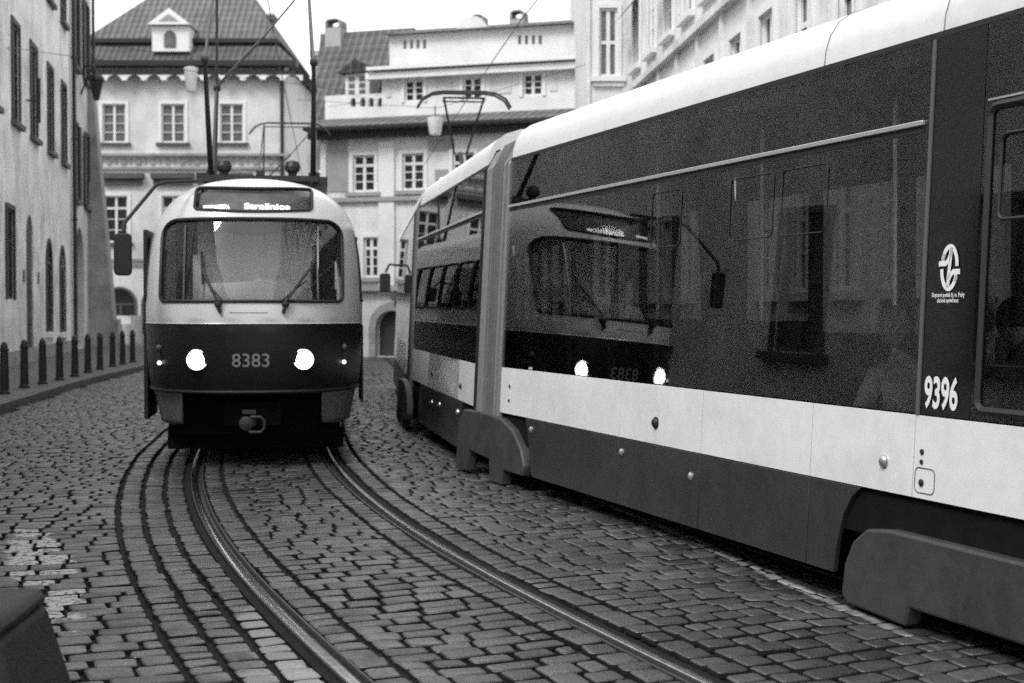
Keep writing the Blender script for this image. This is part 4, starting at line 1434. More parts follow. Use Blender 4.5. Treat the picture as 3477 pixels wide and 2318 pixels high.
    MB().box(-.66, -.55, .9, .96, 1.3, 2.3).build('cab_post', 'interior_light', root)
    vis = MB()
    nn = 14
    top_ = [av(-.66 + 1.32 * k / nn, 2.625, -.03) for k in range(nn + 1)]
    bot_ = [av(-.66 + 1.32 * k / nn, 2.62 - .125 * sin(pi * k / nn), -.035) for k in range(nn + 1)]
    vis.add([tuple(p) for p in top_ + bot_], [(k, k + 1, k + 1 + nn + 1, k + nn + 1) for k in range(nn)])
    vis.build('sun_visor', 'rubber', root, fix=False)
    MB().box(-.45, .05, 1.5, 1.95, .9, 1.35).box(-.42, .02, 1.85, 1.98, 1.35, 2.0).build('driver_seat', 'seat', root, bevel=.03)
    st_ = MB()
    for i in range(8):
        for sx in (-.85, .55): st_.box(sx, sx + .4, 3 + i * 1.25, 3.1 + i * 1.25, 1.2, 1.95).box(sx, sx + .4, 3 + i * 1.25, 3.45 + i * 1.25, 1.2, 1.3)
    st_.build('passenger_seats', 'seat', root)
    MB().box(-1.1, 1.1, 13.85, 13.95, .5, 3.0).build('rear_wall', 'old_red', root)
    # mirror on a bent arm
    ma = MB().tube([(-.55, .95, 3.12), (-.90, .5, 3.06), (-1.0, .4, 3.02), (-1.29, .1, 2.60), (-1.30, .08, 2.50)], .02, 8)
    mr_ = ma.build('mirror_arm', 'rubber', root, smooth=True)
    MB().prism_xz(rrect(-1.395, -1.215, 2.05, 2.49, .05), .05, .11).build('mirror', 'rubber', mr_, bevel=.012)
    # door frame edge on the image-left side
    MB().box(-1.245, -1.195, 1.35, 2.3, .46, 2.60).build('door_edge', 'rubber', root, bevel=.01)
    MB().box(1.20, 1.228, 1.5, 2.4, .62, 1.52).build('side_door', 'old_red', root, bevel=.01)
    # roof equipment
    eq = MB().box(-.75, .72, 3.0, 5.2, 3.31, 3.38).box(-.6, -.5, 3.1, 5.1, 3.13, 3.315).box(.5, .6, 3.1, 5.1, 3.13, 3.315)
    eq.box(-.80, -.66, 3.2, 5.0, 3.29, 3.42).box(.66, .84, 3.2, 5.0, 3.27, 3.39)
    for sx in (-.45, .40):
        eq.lathe([(.05, .0), (.055, .05), (.09, .08), (.1, .13), (.08, .19), (.03, .21)], 12, (sx, 3.1, 3.37))
    eq.box(-.05, .05, 3.0, 3.3, 3.37, 3.44)
    eq.build('roof_frame', 'iron', root, smooth=False)
    MB().box(-.5, .5, 6.5, 9.0, 3.06, 3.3).build('resistor_box', 'iron_grey', root, bevel=.03)
    # pantograph: four lower tubes, knees, four upper tubes, cross braces and the bow
    zk_, zt_ = 4.80, WZ - .09
    yc = 4.1
    pg = MB()
    for sx in (-1, 1):
        for dy in (-1, 1):
            pg.tube([(sx * .66, yc + dy * .25, 3.42), (sx * .67, yc + dy * 1.15, zk_)], [.04, .026], 8)
        pg.box(sx * .66 - .06, sx * .66 + .06, yc - .3, yc + .3, 3.36, 3.50)
    for dy in (-1, 1):
        for sx in (-1, 1): pg.lathe([(.02, -.05), (.05, -.04), (.05, .04), (.02, .05)], 10, (sx * .67, yc + dy * 1.15, zk_), 'x')
    pg.tube([(-.66, yc + .05, 3.44), (.66, yc + .05, 3.44)], .03, 8)
    po_ = pg.build('pantograph', 'iron', root, smooth=True)
    pu = MB()
    for dy in (-1, 1):
        for sx in (-1, 1): pu.tube([(sx * .67, yc + dy * 1.15, zk_), (sx * .60, yc + dy * .12, zt_)], .018, 8)
    pu.tube([(-.66, yc + 1.1, zk_ + .02), (0, yc + .6, (zk_ + zt_) / 2)], .022, 6).tube([(0, yc + .6, (zk_ + zt_) / 2), (.60, yc + .12, zt_)], .012, 6)
    pu.build('upper_arm', 'iron_grey', po_, smooth=True)
    bw_ = MB()
    bw_.tube([(-.95, yc, zt_ - .22), (-.82, yc, zt_ - .06), (-.68, yc, zt_ + .02), (-.5, yc, zt_ + .05), (.5, yc, zt_ + .05), (.68, yc, zt_ + .02), (.82, yc, zt_ - .06), (.95, yc, zt_ - .22)], .022, 8)
    bw_.tube([(-.62, yc, zt_ - .04), (.62, yc, zt_ - .04)], .014, 6)
    bw_.build('collector_bow', 'iron', po_, smooth=True)
    return root

HD = R(8.0)
old = make_old_tram((NOSE[0], NOSE[1], 0), HD)
tag(old, 'old rounded tram numbered 8383 with two lit round headlights coming towards the viewer', 'tram', 'coaches of the old rounded tram')
old2 = old.copy(); col.objects.link(old2)
def copy_children(src_, dst):
    for ch_ in [c for c in bpy.data.objects if c.parent == src_]:
        if ch_.name.startswith('fleet_number'): continue
        c2 = ch_.copy(); col.objects.link(c2); c2.parent = dst
        copy_children(ch_, c2)
bpy.context.view_layer.update()
copy_children(old, old2)
dvec = Vector((-sin(HD), cos(HD)))
old2.location = (-4.72 - .02, 29.75, 0); old2.rotation_euler = (0, 0, R(7.4))
tag(old2, 'trailing coach of the old tram, only its raised roof pantograph showing above the first', 'tram', 'coaches of the old rounded tram')

# ================================================================ new articulated tram
TH = R(19.8)
KS = 1.06
nt_ = empty('articulated_tram', (-.105 * KS, 13.2 * KS, 1.7 * (1 - KS)), math.atan2(-cos(TH), sin(TH)))
nt_.scale = (KS, KS, KS)
def ly(z): return (z - 1.17) * .049
ROOFP = [(ly(3.09), 3.09), (.105, 3.18), (.135, 3.27), (.19, 3.35), (.28, 3.41), (.42, 3.455), (.8, 3.49), (1.25, 3.50)]
WD = 2.5
def lean_quad(mb, x0, x1, z0, z1, off, th=.02):
    """panel on the leaning side wall: outer face 'off' outward of the wall plane"""
    vs = []
    for (o_) in (off, off - th):
        for (x, z) in ((x0, z0), (x1, z0), (x1, z1), (x0, z1)):
            vs.append((x, ly(z) - o_, z))
    mb.add(vs, [(0, 1, 2, 3), (7, 6, 5, 4), (0, 4, 5, 1), (1, 5, 6, 2), (2, 6, 7, 3), (3, 7, 4, 0)])
def lean_poly(poly, off, th):
    n = len(poly)
    vs = [(x, ly(z) - off, z) for x, z in poly] + [(x, ly(z) - off + th, z) for x, z in poly]
    return MB().add(vs, [tuple(range(n)), tuple(reversed(range(n, 2 * n)))] + [(i, i + n, (i + 1) % n + n, (i + 1) % n) for i in range(n)])

def section(x0, x1, loc, rz, seams, skirt, glassruns, rail_to=None, roofjoint=None):
    def put(o):
        o.location = loc; o.rotation_euler = (0, 0, rz); return o
    def bld(mb, name, m, **k): return put(mb.build(name, m, nt_, **k))
    # roof (both sides) as one curved sheet
    prof = ROOFP + [(WD - y, z) for (y, z) in ROOFP[::-1][1:]]
    mb = MB(); n = len(prof)
    for x in (x0, x1): mb.v += [(x, y, z) for (y, z) in prof]
    mb.f += [(k, k + 1, k + 1 + n, k + n) for k in range(n - 1)]
    mb.f += [tuple(range(n)), tuple(range(n, 2 * n))]
    bld(mb, 'roof', 'roof_white', smooth=True)
    if roofjoint:
        for xj in roofjoint: bld(MB().tube([(xj, y - .004, z + .003) for (y, z) in ROOFP[:6]], .0025, 5), 'roof_joint', 'bellows_frame')
    # black gasket line under the roof
    mb = MB(); lean_quad(mb, x0, x1, 3.065, 3.095, .012, .02)
    bld(mb, 'roof_gasket', 'rubber')
    # white belt panels
    xs = [x0] + [s_ for s_ in seams if x0 < s_ < x1] + [x1]
    for a, b in zip(xs[:-1], xs[1:]):
        mb = MB(); lean_quad(mb, a + .0045, b - .0045, .75, 1.165, .012, .03)
        bld(mb, 'belt_panel', 'panel_white', bevel=.001)
    # skirt panels
    for (poly) in skirt:
        bld(lean_poly(poly, .012, .03), 'skirt_panel', 'skirt_red', bevel=.004)
    # inner structure: floor, core wall, far wall
    mb = MB()
    mb.box(x0, x1, .12, WD - .03, .44, .50)
    mb.box(x0, x1, WD - .05, WD + .02, .25, 1.5)
    mb.box(x0, x1, WD - .08, WD, 2.75, 3.09)
    x = x0
    while x < x1: mb.box(x, x + .15, WD - .09, WD - .03, 1.5, 2.75); x += 1.35
    mb.box(x0, x1, .14, WD - .12, 2.98, 3.03)
    bld(mb, 'inner_shell', 'interior')
    mb = MB().box(x0, x1, .10, WD - .1, .26, .44).box(x0 + .2, x1 - .2, .4, WD - .4, .14, .26)
    bld(mb, 'underframe', 'under')
    mb = MB(); lean_quad(mb, x0, x1, .50, 1.168, -.016, .04)
    bld(mb, 'inner_wall', 'under')
    mb = MB(); mb.add([(x0, WD - .02, 1.5), (x1, WD - .02, 1.5), (x1, WD - .06, 2.75), (x0, WD - .06, 2.75)], [(0, 1, 2, 3)])
    bld(mb, 'far_window', 'glass_far', fix=False)
    for (a, b, m_) in glassruns:
        mb = MB(); lean_quad(mb, a, b, 1.172, 3.064, .010, .008 if m_ != 'dark_panel' else .03)
        if m_ != 'dark_panel':
            mb = MB().add([(a, ly(1.172) - .010, 1.172), (b, ly(1.172) - .010, 1.172), (b, ly(3.064) - .010, 3.064), (a, ly(3.064) - .010, 3.064)], [(0, 1, 2, 3)])
        bld(mb, 'window' if m_ != 'dark_panel' else 'dark_panel', m_, fix=False)
    if rail_to:
        mb = MB(); lean_quad(mb, rail_to[0], rail_to[1], 2.635, 2.662, .03, .025)
        bld(mb, 'silver_trim', 'silver', bevel=.004)
        mb = MB(); lean_quad(mb, rail_to[0], rail_to[1], 2.60, 2.632, .014, .01)
        bld(mb, 'trim_shadow_gap', 'rubber')

def arcpts(c, rx, rz_, a0, a1, n=10): return [(c[0] + rx * cos(R(a0 + (a1 - a0) * k / n)), c[1] + rz_ * sin(R(a0 + (a1 - a0) * k / n))) for k in range(n + 1)]
SE = [.356, 1.404, 2.76, 4.07, 5.415, 6.38, 7.75, 9.1]
X1 = 10.2
# skirt of the near section, split at the seams; arch edges curved
sk = []
left = [(.74, .745), (.80, .66), (.86, .5), (.93, .3), (.97, .25)]
segs = [None, 2.76, 4.07, 5.415]
sk.append(left + [(2.756, .25), (2.756, .745)])
sk.append([(2.764, .25), (4.066, .25), (4.066, .745), (2.764, .745)])
sk.append([(4.074, .25), (5.411, .25), (5.411, .745), (4.074, .745)])
archr = [(5.70, .25), (5.72, .42), (5.77, .58), (5.85, .69), (5.93, .745)]
sk.append([(5.419, .25)] + archr + [(5.419, .745)])
sk.append([(8.35, .745), (8.45, .6), (8.5, .25), (X1, .25), (X1, .745)])
section(.06, X1, (0, 0, 0), 0, SE, sk,
        [(.06, 6.395, 'glass_tinted'), (6.405, 6.80, 'dark_panel'), (6.806, X1, 'glass_tinted2') if False else (6.806, X1, 'glass_tinted')],
        rail_to=(.08, 6.34), roofjoint=(5.35, 6.45))
# hopper window outlines, door frame and pillar on the near section
def frame_on_wall(x0, x1, z0, z1, r, name, m, t=.007, off=.013):
    lp = dense(rrect(x0, x1, z0, z1, r, 4), .2)
    pts = [(x, ly(z) - off, z) for x, z in lp]
    MB().tube(pts + [pts[0]], t, 5, cap=False).build(name, m, nt_)
for (a, b) in ((3.15, 3.62), (4.32, 4.86), (4.96, 5.46)):
    frame_on_wall(a, b, 2.14, 2.53, .04, 'hopper_window', 'rubber', .004)
mb = MB(); lean_quad(mb, 6.385, 6.41, 1.17, 3.06, .018, .02); mb.build('window_post', 'iron_grey', nt_)
frame_on_wall(6.86, 8.1, 1.22, 2.66, .05, 'door_frame', 'rubber', .022, .012)
mb = MB(); lean_quad(mb, 6.84, 8.12, 2.69, 2.70, .02, .01); mb.build('door_trim', 'silver', nt_)
frame_on_wall(6.95, 8.0, 2.12, 2.52, .04, 'door_vent', 'rubber', .010, .016)
# reflector domes and service fittings
def dome(x, z, r, m='dome', name='marker_lamp'):
    o = MB().lathe([(r * 1.15, .004), (r * 1.15, -.004), (r, -.006), (r * .85, -r * .45), (r * .5, -r * .72), (.002, -r * .8)], 18, (0, 0, 0), 'y').build(name, m, nt_, smooth=True)
    o.location = (x, ly(z) - .014, z)
dome(3.38, .90, .038, 'rubber'); dome(6.13, .905, .032)
for (x, z) in ((.91, .655), (2.82, .64), (3.95, .585)): dome(x, z, .026)
for (x, z, r) in ((.31, 1.0, .014), (.31, .87, .014), (6.45, .985, .012), (6.45, .935, .010), (6.455, .83, .016)): dome(x, z, r, 'rubber', 'key_lock')
frame_on_wall(6.40, 6.56, .78, .905, .03, 'service_hatch', 'iron_grey', .0025, .014)
# fleet number, emblem and small lettering on the dark panel
def on_wall_text(txt, size, xc, zc, bold, narrow, name, m='sticker_white', off=.016, parent=None):
    TV, TF = text_pts(txt, size, bold, narrow)
    # local x grows towards the camera; seen from outside, that is to the right
    return MB().add([(xc + x, ly(zc + z) - off, zc + z) for x, z in TV], TF).build(name, m, nt_, fix=False)
on_wall_text('9396', .215, 6.58, 1.287, .006, .62, 'fleet_number')
on_wall_text('Dopravní podnik hl. m. Prahy', .030, 6.60, 1.768, .0006, .72, 'company_lettering')
on_wall_text('akciová společnost', .030, 6.60, 1.742, .0006, .72, 'company_lettering')
# emblem: an upright oval made of two hooked bands that cross through the middle
def band(path, w, mb):
    pts = [Vector(p) for p in path]; L = []; Rr = []
    for i, p in enumerate(pts):
        d = (pts[min(i + 1, len(pts) - 1)] - pts[max(i - 1, 0)]).normalized(); nrm = Vector((-d.y, d.x))
        L.append(p + nrm * w / 2); Rr.append(p - nrm * w / 2)
    vs = [(ex + q.x, ly(ez + q.y) - .016, ez + q.y) for q in L + Rr]
    n = len(pts)
    mb.add(vs, [(i, i + 1, i + 1 + n, i + n) for i in range(n - 1)])
ex, ez = 6.60, 1.905
em_ = MB()
# half of the mark: an arch that ends in a tab at the left, and a leaf-shaped loop back to the slanting middle stroke
half = [([(.058 * cos(R(a)), .006 + .098 * sin(R(a))) for a in range(0, 164, 8)], .024),
        ([(-.084, .021), (-.030, .021), (-.012, .034), (.004, .060), (.010, .098)], .026),
        ([(-.050, .034), (-.052, .050), (-.046, .070)], .022),
        ([(.012, .098), (.006, .05), (.0, .0)], .022)]
for path, w in half:
    band(path, w, em_); band([(-p[0], -p[1]) for p in path], w, em_)
em_.build('emblem', 'sticker_white', nt_, fix=False)

# bellows joints
def bellows(x0, x1, loc, rz, n=5):
    mb = MB()
    prof = [(ly(.42) , .42), (ly(3.05), 3.05), (.125, 3.13), (.18, 3.21), (.30, 3.27), (.7, 3.32), (1.25, 3.34)]
    prof = prof + [(WD - y, z) for y, z in prof[::-1][1:]]
    fw_ = (x1 - x0) * .42
    xa, xb = x0 + fw_, x1 - fw_ * .66
    N_ = n * 6
    vs = []; fs = []
    m_ = len(prof)
    for i in range(N_ + 1):
        x = xa + (xb - xa) * i / N_
        d = -.01 + .030 * cos(2 * pi * i / 6)
        for (y, z) in prof:
            sgn = -1 if y > 1.25 else 1
            vs.append((x, y + sgn * d * (1 if abs(y - 1.25) > .6 else 0), z - (d if z > 3.15 else 0)))
    for i in range(N_):
        for k in range(m_ - 1):
            a = i * m_ + k; fs.append((a, a + 1, a + 1 + m_, a + m_))
    mb.add(vs, fs)
    o = mb.build('bellows', 'bellows', nt_, smooth=False); o.location = loc; o.rotation_euler = (0, 0, rz); o.data.shade_smooth()
    def hoop(a, b, oo):
        h_ = MB(); P_ = [(y - (oo if y < .1 else 0), z + (oo if z > 3.15 else 0)) for (y, z) in prof]
        I_ = [(y + .05 * (1 if y < 1.25 else -1), z - (.05 if z > 3.15 else 0)) for (y, z) in prof]
        k_ = len(P_)
        h_.v = [(a, y, z) for y, z in P_] + [(b, y, z) for y, z in P_] + [(a, y, z) for y, z in I_] + [(b, y, z) for y, z in I_]
        for q in range(k_ - 1):
            h_.f += [(q, q + 1, q + 1 + k_, q + k_), (q, q + 2 * k_, q + 1 + 2 * k_, q + 1), (q + k_, q + 1 + k_, q + 1 + 3 * k_, q + 3 * k_)]
        return h_
    back = hoop(x0 - .03, x1, -.02).build('bellows_lining', 'rubber', nt_, fix=False); back.location = loc; back.rotation_euler = (0, 0, rz)
    pieces = [(x0 - .065, x0 - .034, .03, 'bellows_edge', 'rubber')]
    wA = (xa - (x0 - .03)); wB = (x1 - xb)
    for (f0, f1, oo) in ((0, .50, .010), (.55, .72, .024), (.78, .97, .012)): pieces.append((x0 - .03 + wA * f0, x0 - .03 + wA * f1, oo, 'bellows_frame', 'bellows_frame'))
    for (f0, f1, oo) in ((.03, .25, .014), (.33, .5, .024), (.56, 1.0, .010)): pieces.append((xb + wB * f0, xb + wB * f1, oo, 'bellows_frame', 'bellows_frame'))
    for (a, b, oo, nm, m0) in pieces:
        q_ = hoop(a, b, oo).build(nm, m0, nt_, fix=False); q_.location = loc; q_.rotation_euler = (0, 0, rz)

bellows(-.60, .045, (0, 0, 0), 0, 3)
# second and third sections
d2 = R(-9.4)
L2 = (-.64, 0, 0)
S2len = 5.6
sk2 = [[(-S2len + .9, .25), (-1.0, .25), (-.98, .5), (-.9, .745), (-S2len + 1.0, .745)]]
section(-S2len, -.03, L2, d2, [-1.2, -2.5, -3.8], sk2, [(-S2len, -.03, 'glass_tinted')], rail_to=(-S2len + .02, -.05))
def along2(x): return (L2[0] + x * cos(d2), L2[1] + x * sin(d2), 0)
for (x, z, m_) in ((-1.0, .9, 'rubber'), (-3.4, .92, 'rubber'), (-1.15, .62, 'dome'), (-2.6, .60, 'dome'), (-3.3, .58, 'dome')):
    o = MB().lathe([(.032, .004), (.03, -.006), (.02, -.02), (.002, -.026)], 14, (0, 0, 0), 'y').build('marker_lamp', m_, nt_, smooth=True)
    o.location = (L2[0] + x * cos(d2) - (ly(z) - .014) * sin(d2), L2[1] + x * sin(d2) + (ly(z) - .014) * cos(d2), z); o.rotation_euler = (0, 0, d2)
j = along2(-S2len)
d3a = R(-11.5)
bellows(-.62, 0, (j[0], j[1], 0), d3a, 4)
d3 = R(-13.8)
L3 = (j[0] - .66 * cos(d3a), j[1] - .66 * sin(d3a), 0)
section(-9.0, 0, L3, d3, [-1.3, -2.7, -4, -5.5, -7], [[(-8.8, .25), (-1.0, .25), (-1.0, .745), (-8.8, .745)]], [(-9.0, 0, 'glass_tinted')])
# rounded far cab end and mirror
cx3, sx3 = cos(d3), sin(d3)
def at3(x, y, z): return (L3[0] + x * cx3 - y * sx3, L3[1] + x * sx3 + y * cx3, z)
cb_ = MB()
nn = 12
for z_, y_ in ((.25, 0), (1.2, 0), (3.1, .1), (3.45, .5)):
    for k in range(nn + 1):
        a = pi * k / nn
        cb_.v.append(at3(-9.0 - .9 * sin(a) * (1 if z_ < 3.3 else .4), WD / 2 - (WD / 2 - y_) * cos(a), z_))
for r in range(3):
    for k in range(nn):
        a = r * (nn + 1) + k; cb_.f.append((a, a + 1, a + nn + 2, a + nn + 1))
cb_.f.append(tuple(range(3 * (nn + 1), 4 * (nn + 1))))
cb_.build('cab_end', 'skirt_red', nt_, smooth=True)
o = MB().tube([(0, .1, .34), (0, -.12, .36), (0, -.2, .2)], .025, 8).build('mirror_arm', 'rubber', nt_); o.location = at3(-9.0, 0, 2.25); o.rotation_euler = (0, 0, d3)
MB().prism_yz(rrect(-.32, -.1, -.2, .18, .05), -.04, .04).build('mirror', 'rubber', o, bevel=.015)

# bogie covers
def cover(xa, xb, zt, name_loc, rz, shape):
    mb = lean_poly(shape, .05, .10)
    o = mb.build('bogie_cover', 'cover_red', nt_, bevel=.016); o.location = name_loc; o.rotation_euler = (0, 0, rz)
    return o
shL = [(-.98, .12), (-.62, .12), (-.60, .33), (.02, .30), (.06, .10), (.40, .10), (.42, .24), (.93, .24), (.95, .33), (.86, .47), (.62, .62), (.3, .70), (-.3, .725), (-.82, .71), (-.93, .6), (-.97, .4)]
cover(0, 0, 0, (-.10, 0, 0), 0, shL)
shR = [(5.84, .16), (5.90, .12), (6.42, .10), (6.45, .20), (7.6, .20), (7.65, .10), (8.2, .10), (8.27, .2), (8.25, .4), (8.15, .52), (7.95, .565), (6.25, .565), (6.05, .54), (5.93, .46), (5.86, .33)]
cover(0, 0, 0, (0, 0, 0), 0, shR)
o = cover(0, 0, 0, (j[0] - .3, j[1], 0), d3a, shL)
for (xw, lc, rz_) in ((-.75, (0, 0, 0), 0), (.6, (0, 0, 0), 0), (6.4, (0, 0, 0), 0), (7.9, (0, 0, 0), 0)):
    for yw in (.42, WD - .52):
        MB().lathe([(.28, 0), (.30, .02), (.30, .1), (.15, .11), (.04, .1)], 24, (xw, yw, .39), 'y').build('wheel', 'under', nt_, smooth=True)
MB().box(-1.0, .95, .12, WD - .12, .5, .76).box(-1.3, 1.2, .3, WD - .3, .12, .5).build('bogie_frame', 'under', nt_)
MB().box(5.75, 8.4, .12, WD - .12, .51, .74).box(5.9, 8.3, .3, WD - .3, .12, .5).build('bogie_frame', 'under', nt_)
# interior: poles, seats, a bright door panel
po_ = MB()
for x in (1.8, 3.5, 5.1, 8.3): po_.tube([(x, .75, .5), (x, .75, 2.98)], .018, 8)
po_.build('grab_pole', 'silver', nt_, smooth=True)
se = MB()
for x in (.9, 1.75, 2.6, 3.45):
    se.box(x, x + .42, .12, .98, .92, .98).box(x + .38, x + .44, .14, .96, .92, 1.62)
se.box(5.7, 6.2, .14, .95, .80, .86).box(6.6, 7.1, .14, .95, .84, .90)
se.build('seats', 'seat', nt_, bevel=.02)
MB().box(6.42, 6.55, .28, .34, 1.18, 2.35).build('door_post_panel', 'interior_light', nt_, bevel=.01)
MB().box(4.7, 5.25, WD - .3, WD - .2, 1.6, 2.2).build('notice_board', 'interior_light', nt_)
# roof equipment and pantograph on the far section
rq = MB()
rq.box(0, 0, 0, 0, 0, 0)
for rq in (MB().box(-7.6, -5.6, .65, WD - .65, 3.5, 3.75), MB().box(-4.4, -2.6, .55, WD - .55, 3.5, 3.8)):
    o = rq.build('roof_box', 'roof_white', nt_, bevel=.04); o.location = L3; o.rotation_euler = (0, 0, d3)
pg = MB()
zb, zt_ = 3.78, 5.74
xc = -7.6
pg.box(xc - .1, xc + 1.5, .8, WD - .8, 3.76, 3.84)
pg.tube([(xc + 1.3, 1.25, 3.85), (xc - .3, 1.25, 4.75)], .045, 8)
for sy in (-1, 1):
    pg.tube([(xc - .3, 1.25 + sy * .12, 4.75), (xc + .7, 1.25 + sy * .38, zt_ - .05)], .022, 8)
pg.tube([(xc + .7, 1.25 - .4, zt_ - .05), (xc + .7, 1.25 + .4, zt_ - .05)], .02, 8)
po_ = pg.build('pantograph', 'iron', nt_, smooth=True); po_.location = L3; po_.rotation_euler = (0, 0, d3)
hb = MB()
for dx_ in (-.14, .14):
    hb.tube([(xc + .7 + dx_, 1.25 + s_ * 1.0 * q_[0], zt_ + q_[1]) for s_, q_ in [(-1, (.88, -.24)), (-1, (.78, -.08)), (-1, (.6, .02)), (-1, (.4, .05)), (1, (.4, .05)), (1, (.6, .02)), (1, (.78, -.08)), (1, (.88, -.24))]], .022, 8)
hb.tube([(xc + .56, .85, zt_ - .1), (xc + .56, 1.65, zt_ - .1)], .016, 6)
hb.build('collector_bow', 'iron', po_, smooth=True)
tag(nt_, 'modern articulated tram numbered 9396 with white belt stripe and long dark reflective windows', 'tram')

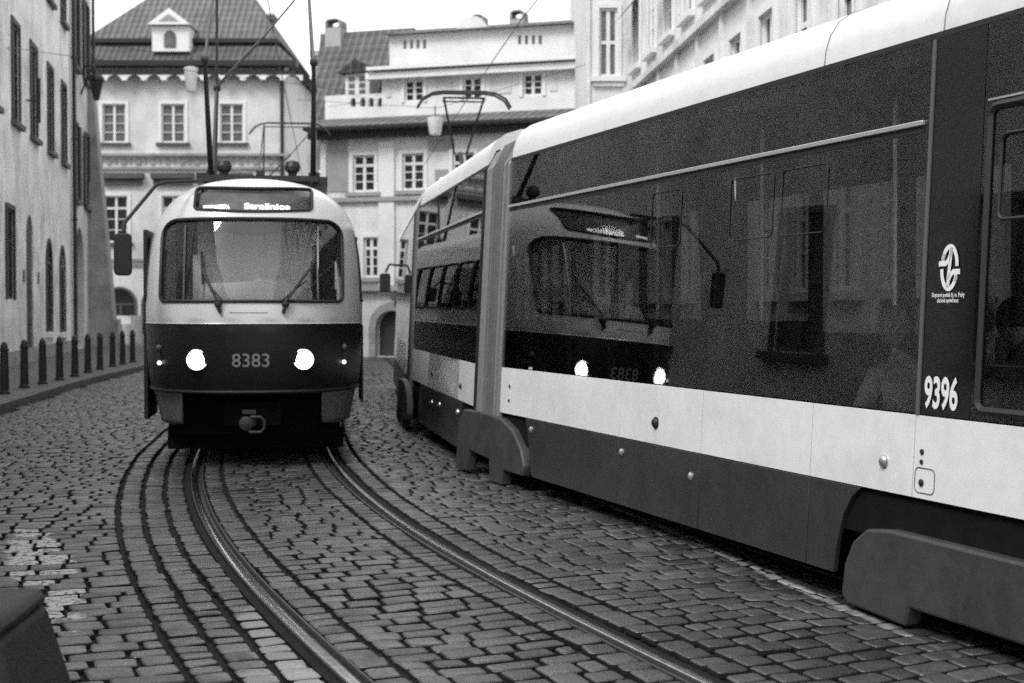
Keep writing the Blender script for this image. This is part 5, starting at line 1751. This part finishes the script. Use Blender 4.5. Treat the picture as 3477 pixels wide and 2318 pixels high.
# ================================================================ passengers seen through the glass
def person(loc, rz, coat, hairm, label, lean=.1):
    root = empty('person', loc, rz)
    # skeleton: seated, facing local -x ; z up ; origin on the seat
    J = {'pelvis': (0, 0, .10), 'waist': (-.02 - lean * .3, 0, .26), 'chest': (-.05 - lean, 0, .44), 'neck': (-.06 - lean * 1.2, 0, .57), 'head0': (-.08 - lean * 1.3, 0, .64)}
    vs = []; es = []; rs = []
    def v(p, r): vs.append(p); rs.append(r); return len(vs) - 1
    pel = v(J['pelvis'], (.15, .17)); wa = v(J['waist'], (.13, .16)); chs = v(J['chest'], (.135, .18)); nk = v(J['neck'], (.06, .06)); hd_ = v(J['head0'], (.055, .055))
    es += [(pel, wa), (wa, chs), (chs, nk), (nk, hd_)]
    for s in (-1, 1):
        sh = v((J['chest'][0] + .01, s * .19, J['chest'][2] + .05), (.07, .075)); el = v((J['chest'][0] - .08, s * .26, .24), (.05, .055)); wr = v((J['chest'][0] - .30, s * .14, .20), (.035, .04))
        es += [(chs, sh), (sh, el), (el, wr)]
        hp_ = v((-.05, s * .10, .06), (.10, .10)); kn = v((-.46, s * .12, .08), (.07, .07)); an_ = v((-.47, s * .12, -.36), (.045, .045)); ft = v((-.62, s * .12, -.42), (.04, .035))
        es += [(pel, hp_), (hp_, kn), (kn, an_), (an_, ft)]
    me = bpy.data.meshes.new('body'); me.from_pydata(vs, es, [])
    o = link('body', me, coat, root)
    sk_ = o.modifiers.new('skin', 'SKIN')
    me.skin_vertices[0].data[0].use_root = True
    for i, r in enumerate(rs): me.skin_vertices[0].data[i].radius = r
    o.modifiers.new('sub', 'SUBSURF').render_levels = 2
    sk_.use_smooth_shade = True
    # hands with five fingers
    for s in (-1, 1):
        w = Vector((J['chest'][0] - .30, s * .14, .20))
        hv = [tuple(w), tuple(w + Vector((-.05, -s * .02, -.005))), tuple(w + Vector((-.085, -s * .03, -.01)))]
        hr = [.028, .036, .034]; he = [(0, 1), (1, 2)]
        for k in range(4):
            b0 = w + Vector((-.09, -s * .03 + (k - 1.5) * .018, -.012)); L_ = (.06, .07, .065, .05)[k]
            i0 = len(hv); hv += [tuple(b0), tuple(b0 + Vector((-L_ * .6, 0, -.012))), tuple(b0 + Vector((-L_ * .9, 0, -.035)))]; hr += [.010, .009, .008]; he += [(2, i0), (i0, i0 + 1), (i0 + 1, i0 + 2)]
        i0 = len(hv); b0 = w + Vector((-.03, -s * .05, 0)); hv += [tuple(b0), tuple(b0 + Vector((-.035, -s * .02, -.012)))]; hr += [.012, .009]; he += [(1, i0), (i0, i0 + 1)]
        m_ = bpy.data.meshes.new('hand'); m_.from_pydata(hv, he, [])
        ho_ = link('hand', m_, 'skin', root); ho_.modifiers.new('skin', 'SKIN').use_smooth_shade = True
        m_.skin_vertices[0].data[0].use_root = True
        for i, r in enumerate(hr): m_.skin_vertices[0].data[i].radius = (r, r)
        ho_.modifiers.new('sub', 'SUBSURF')
    # head: shaped ellipsoid with brow, nose, chin, ears
    hc = Vector((J['head0'][0] - .02, 0, J['head0'][2] + .13))
    V_ = []; F_ = []; nu, nv = 28, 20
    for i in range(nv + 1):
        th_ = pi * i / nv
        for k in range(nu):
            a = 2 * pi * k / nu
            x = -cos(a) * sin(th_); y = sin(a) * sin(th_); z = cos(th_)
            r = Vector((x * .100, y * .076, z * .122))
            if z < 0: r.x *= 1 - .12 * abs(z); r.y *= 1 - .38 * z * z
            front = max(0, -x)
            if front > .55:
                r.x -= .026 * math.exp(-((y * .076) / .014) ** 2 - ((z * .122 + .018) / .020) ** 2)   # nose
                r.x += .008 * math.exp(-((abs(y) * .076 - .032) / .014) ** 2 - ((z * .122 - .012) / .012) ** 2)  # eye sockets
                r.x -= .007 * math.exp(-(y * .076 / .025) ** 2 - ((z * .122 + .062) / .008) ** 2)   # lips
                r.x -= .010 * math.exp(-(y * .076 / .022) ** 2 - ((z * .122 + .098) / .018) ** 2)   # chin
            V_.append(tuple(hc + r))
    for i in range(nv):
        for k in range(nu):
            a = i * nu + k; b = i * nu + (k + 1) % nu
            F_.append((a, b, b + nu, a + nu))
    hb_ = MB().add(V_, F_)
    for s in (-1, 1):
        hb_.lathe([(.004, 0), (.022, .004), (.028, .012), (.012, .014)], 12, tuple(hc + Vector((.012, s * .074 - .007, -.012))), 'y')
    head = hb_.build('head', 'skin', root, smooth=True)
    MB().lathe([(.009, -.002), (.009, .002)], 8, tuple(hc + Vector((-.088, .031, .012))), 'x').lathe([(.009, -.002), (.009, .002)], 8, tuple(hc + Vector((-.088, -.031, .012))), 'x').build('eyes', 'rubber', head)
    hv_ = MB(); V_ = []; F_ = []
    for i in range(11):
        th_ = pi * .56 * i / 10
        for k in range(nu):
            a = 2 * pi * k / nu
            lim = th_ if True else 0
            x = -cos(a) * sin(lim); y = sin(a) * sin(lim); z = cos(lim)
            if x < -.25: z = max(z, .38); 
            V_.append(tuple(hc + Vector((x * .108 + .006, y * .084, z * .130 + .002 + .002 * sin(7 * a)))))
    for i in range(10):
        for k in range(nu):
            a = i * nu + k; b = i * nu + (k + 1) % nu
            F_.append((a, b, b + nu, a + nu))
    hv_.add(V_, F_).build('hair', hairm, root, smooth=True)
    tag(root, label, 'person')
    return root
def in_tram(s_, y, z):
    a = math.atan2(-cos(TH), sin(TH))
    return (KS * (-.105 + s_ * cos(a) - y * sin(a)), KS * (13.2 + s_ * sin(a) + y * cos(a)), z * KS + 1.7 * (1 - KS))
RA = math.atan2(-cos(TH), sin(TH))
person(in_tram(6.0, .32, .87), RA + R(0), 'coat_pale', 'hair', 'seated passenger in a pale jacket behind the dark glass left of the emblem', .16)
person(in_tram(6.86, .34, .91), RA + R(8), 'coat_dark', 'hair_dark', 'seated passenger in dark clothes behind the door glass at the right edge', .05)
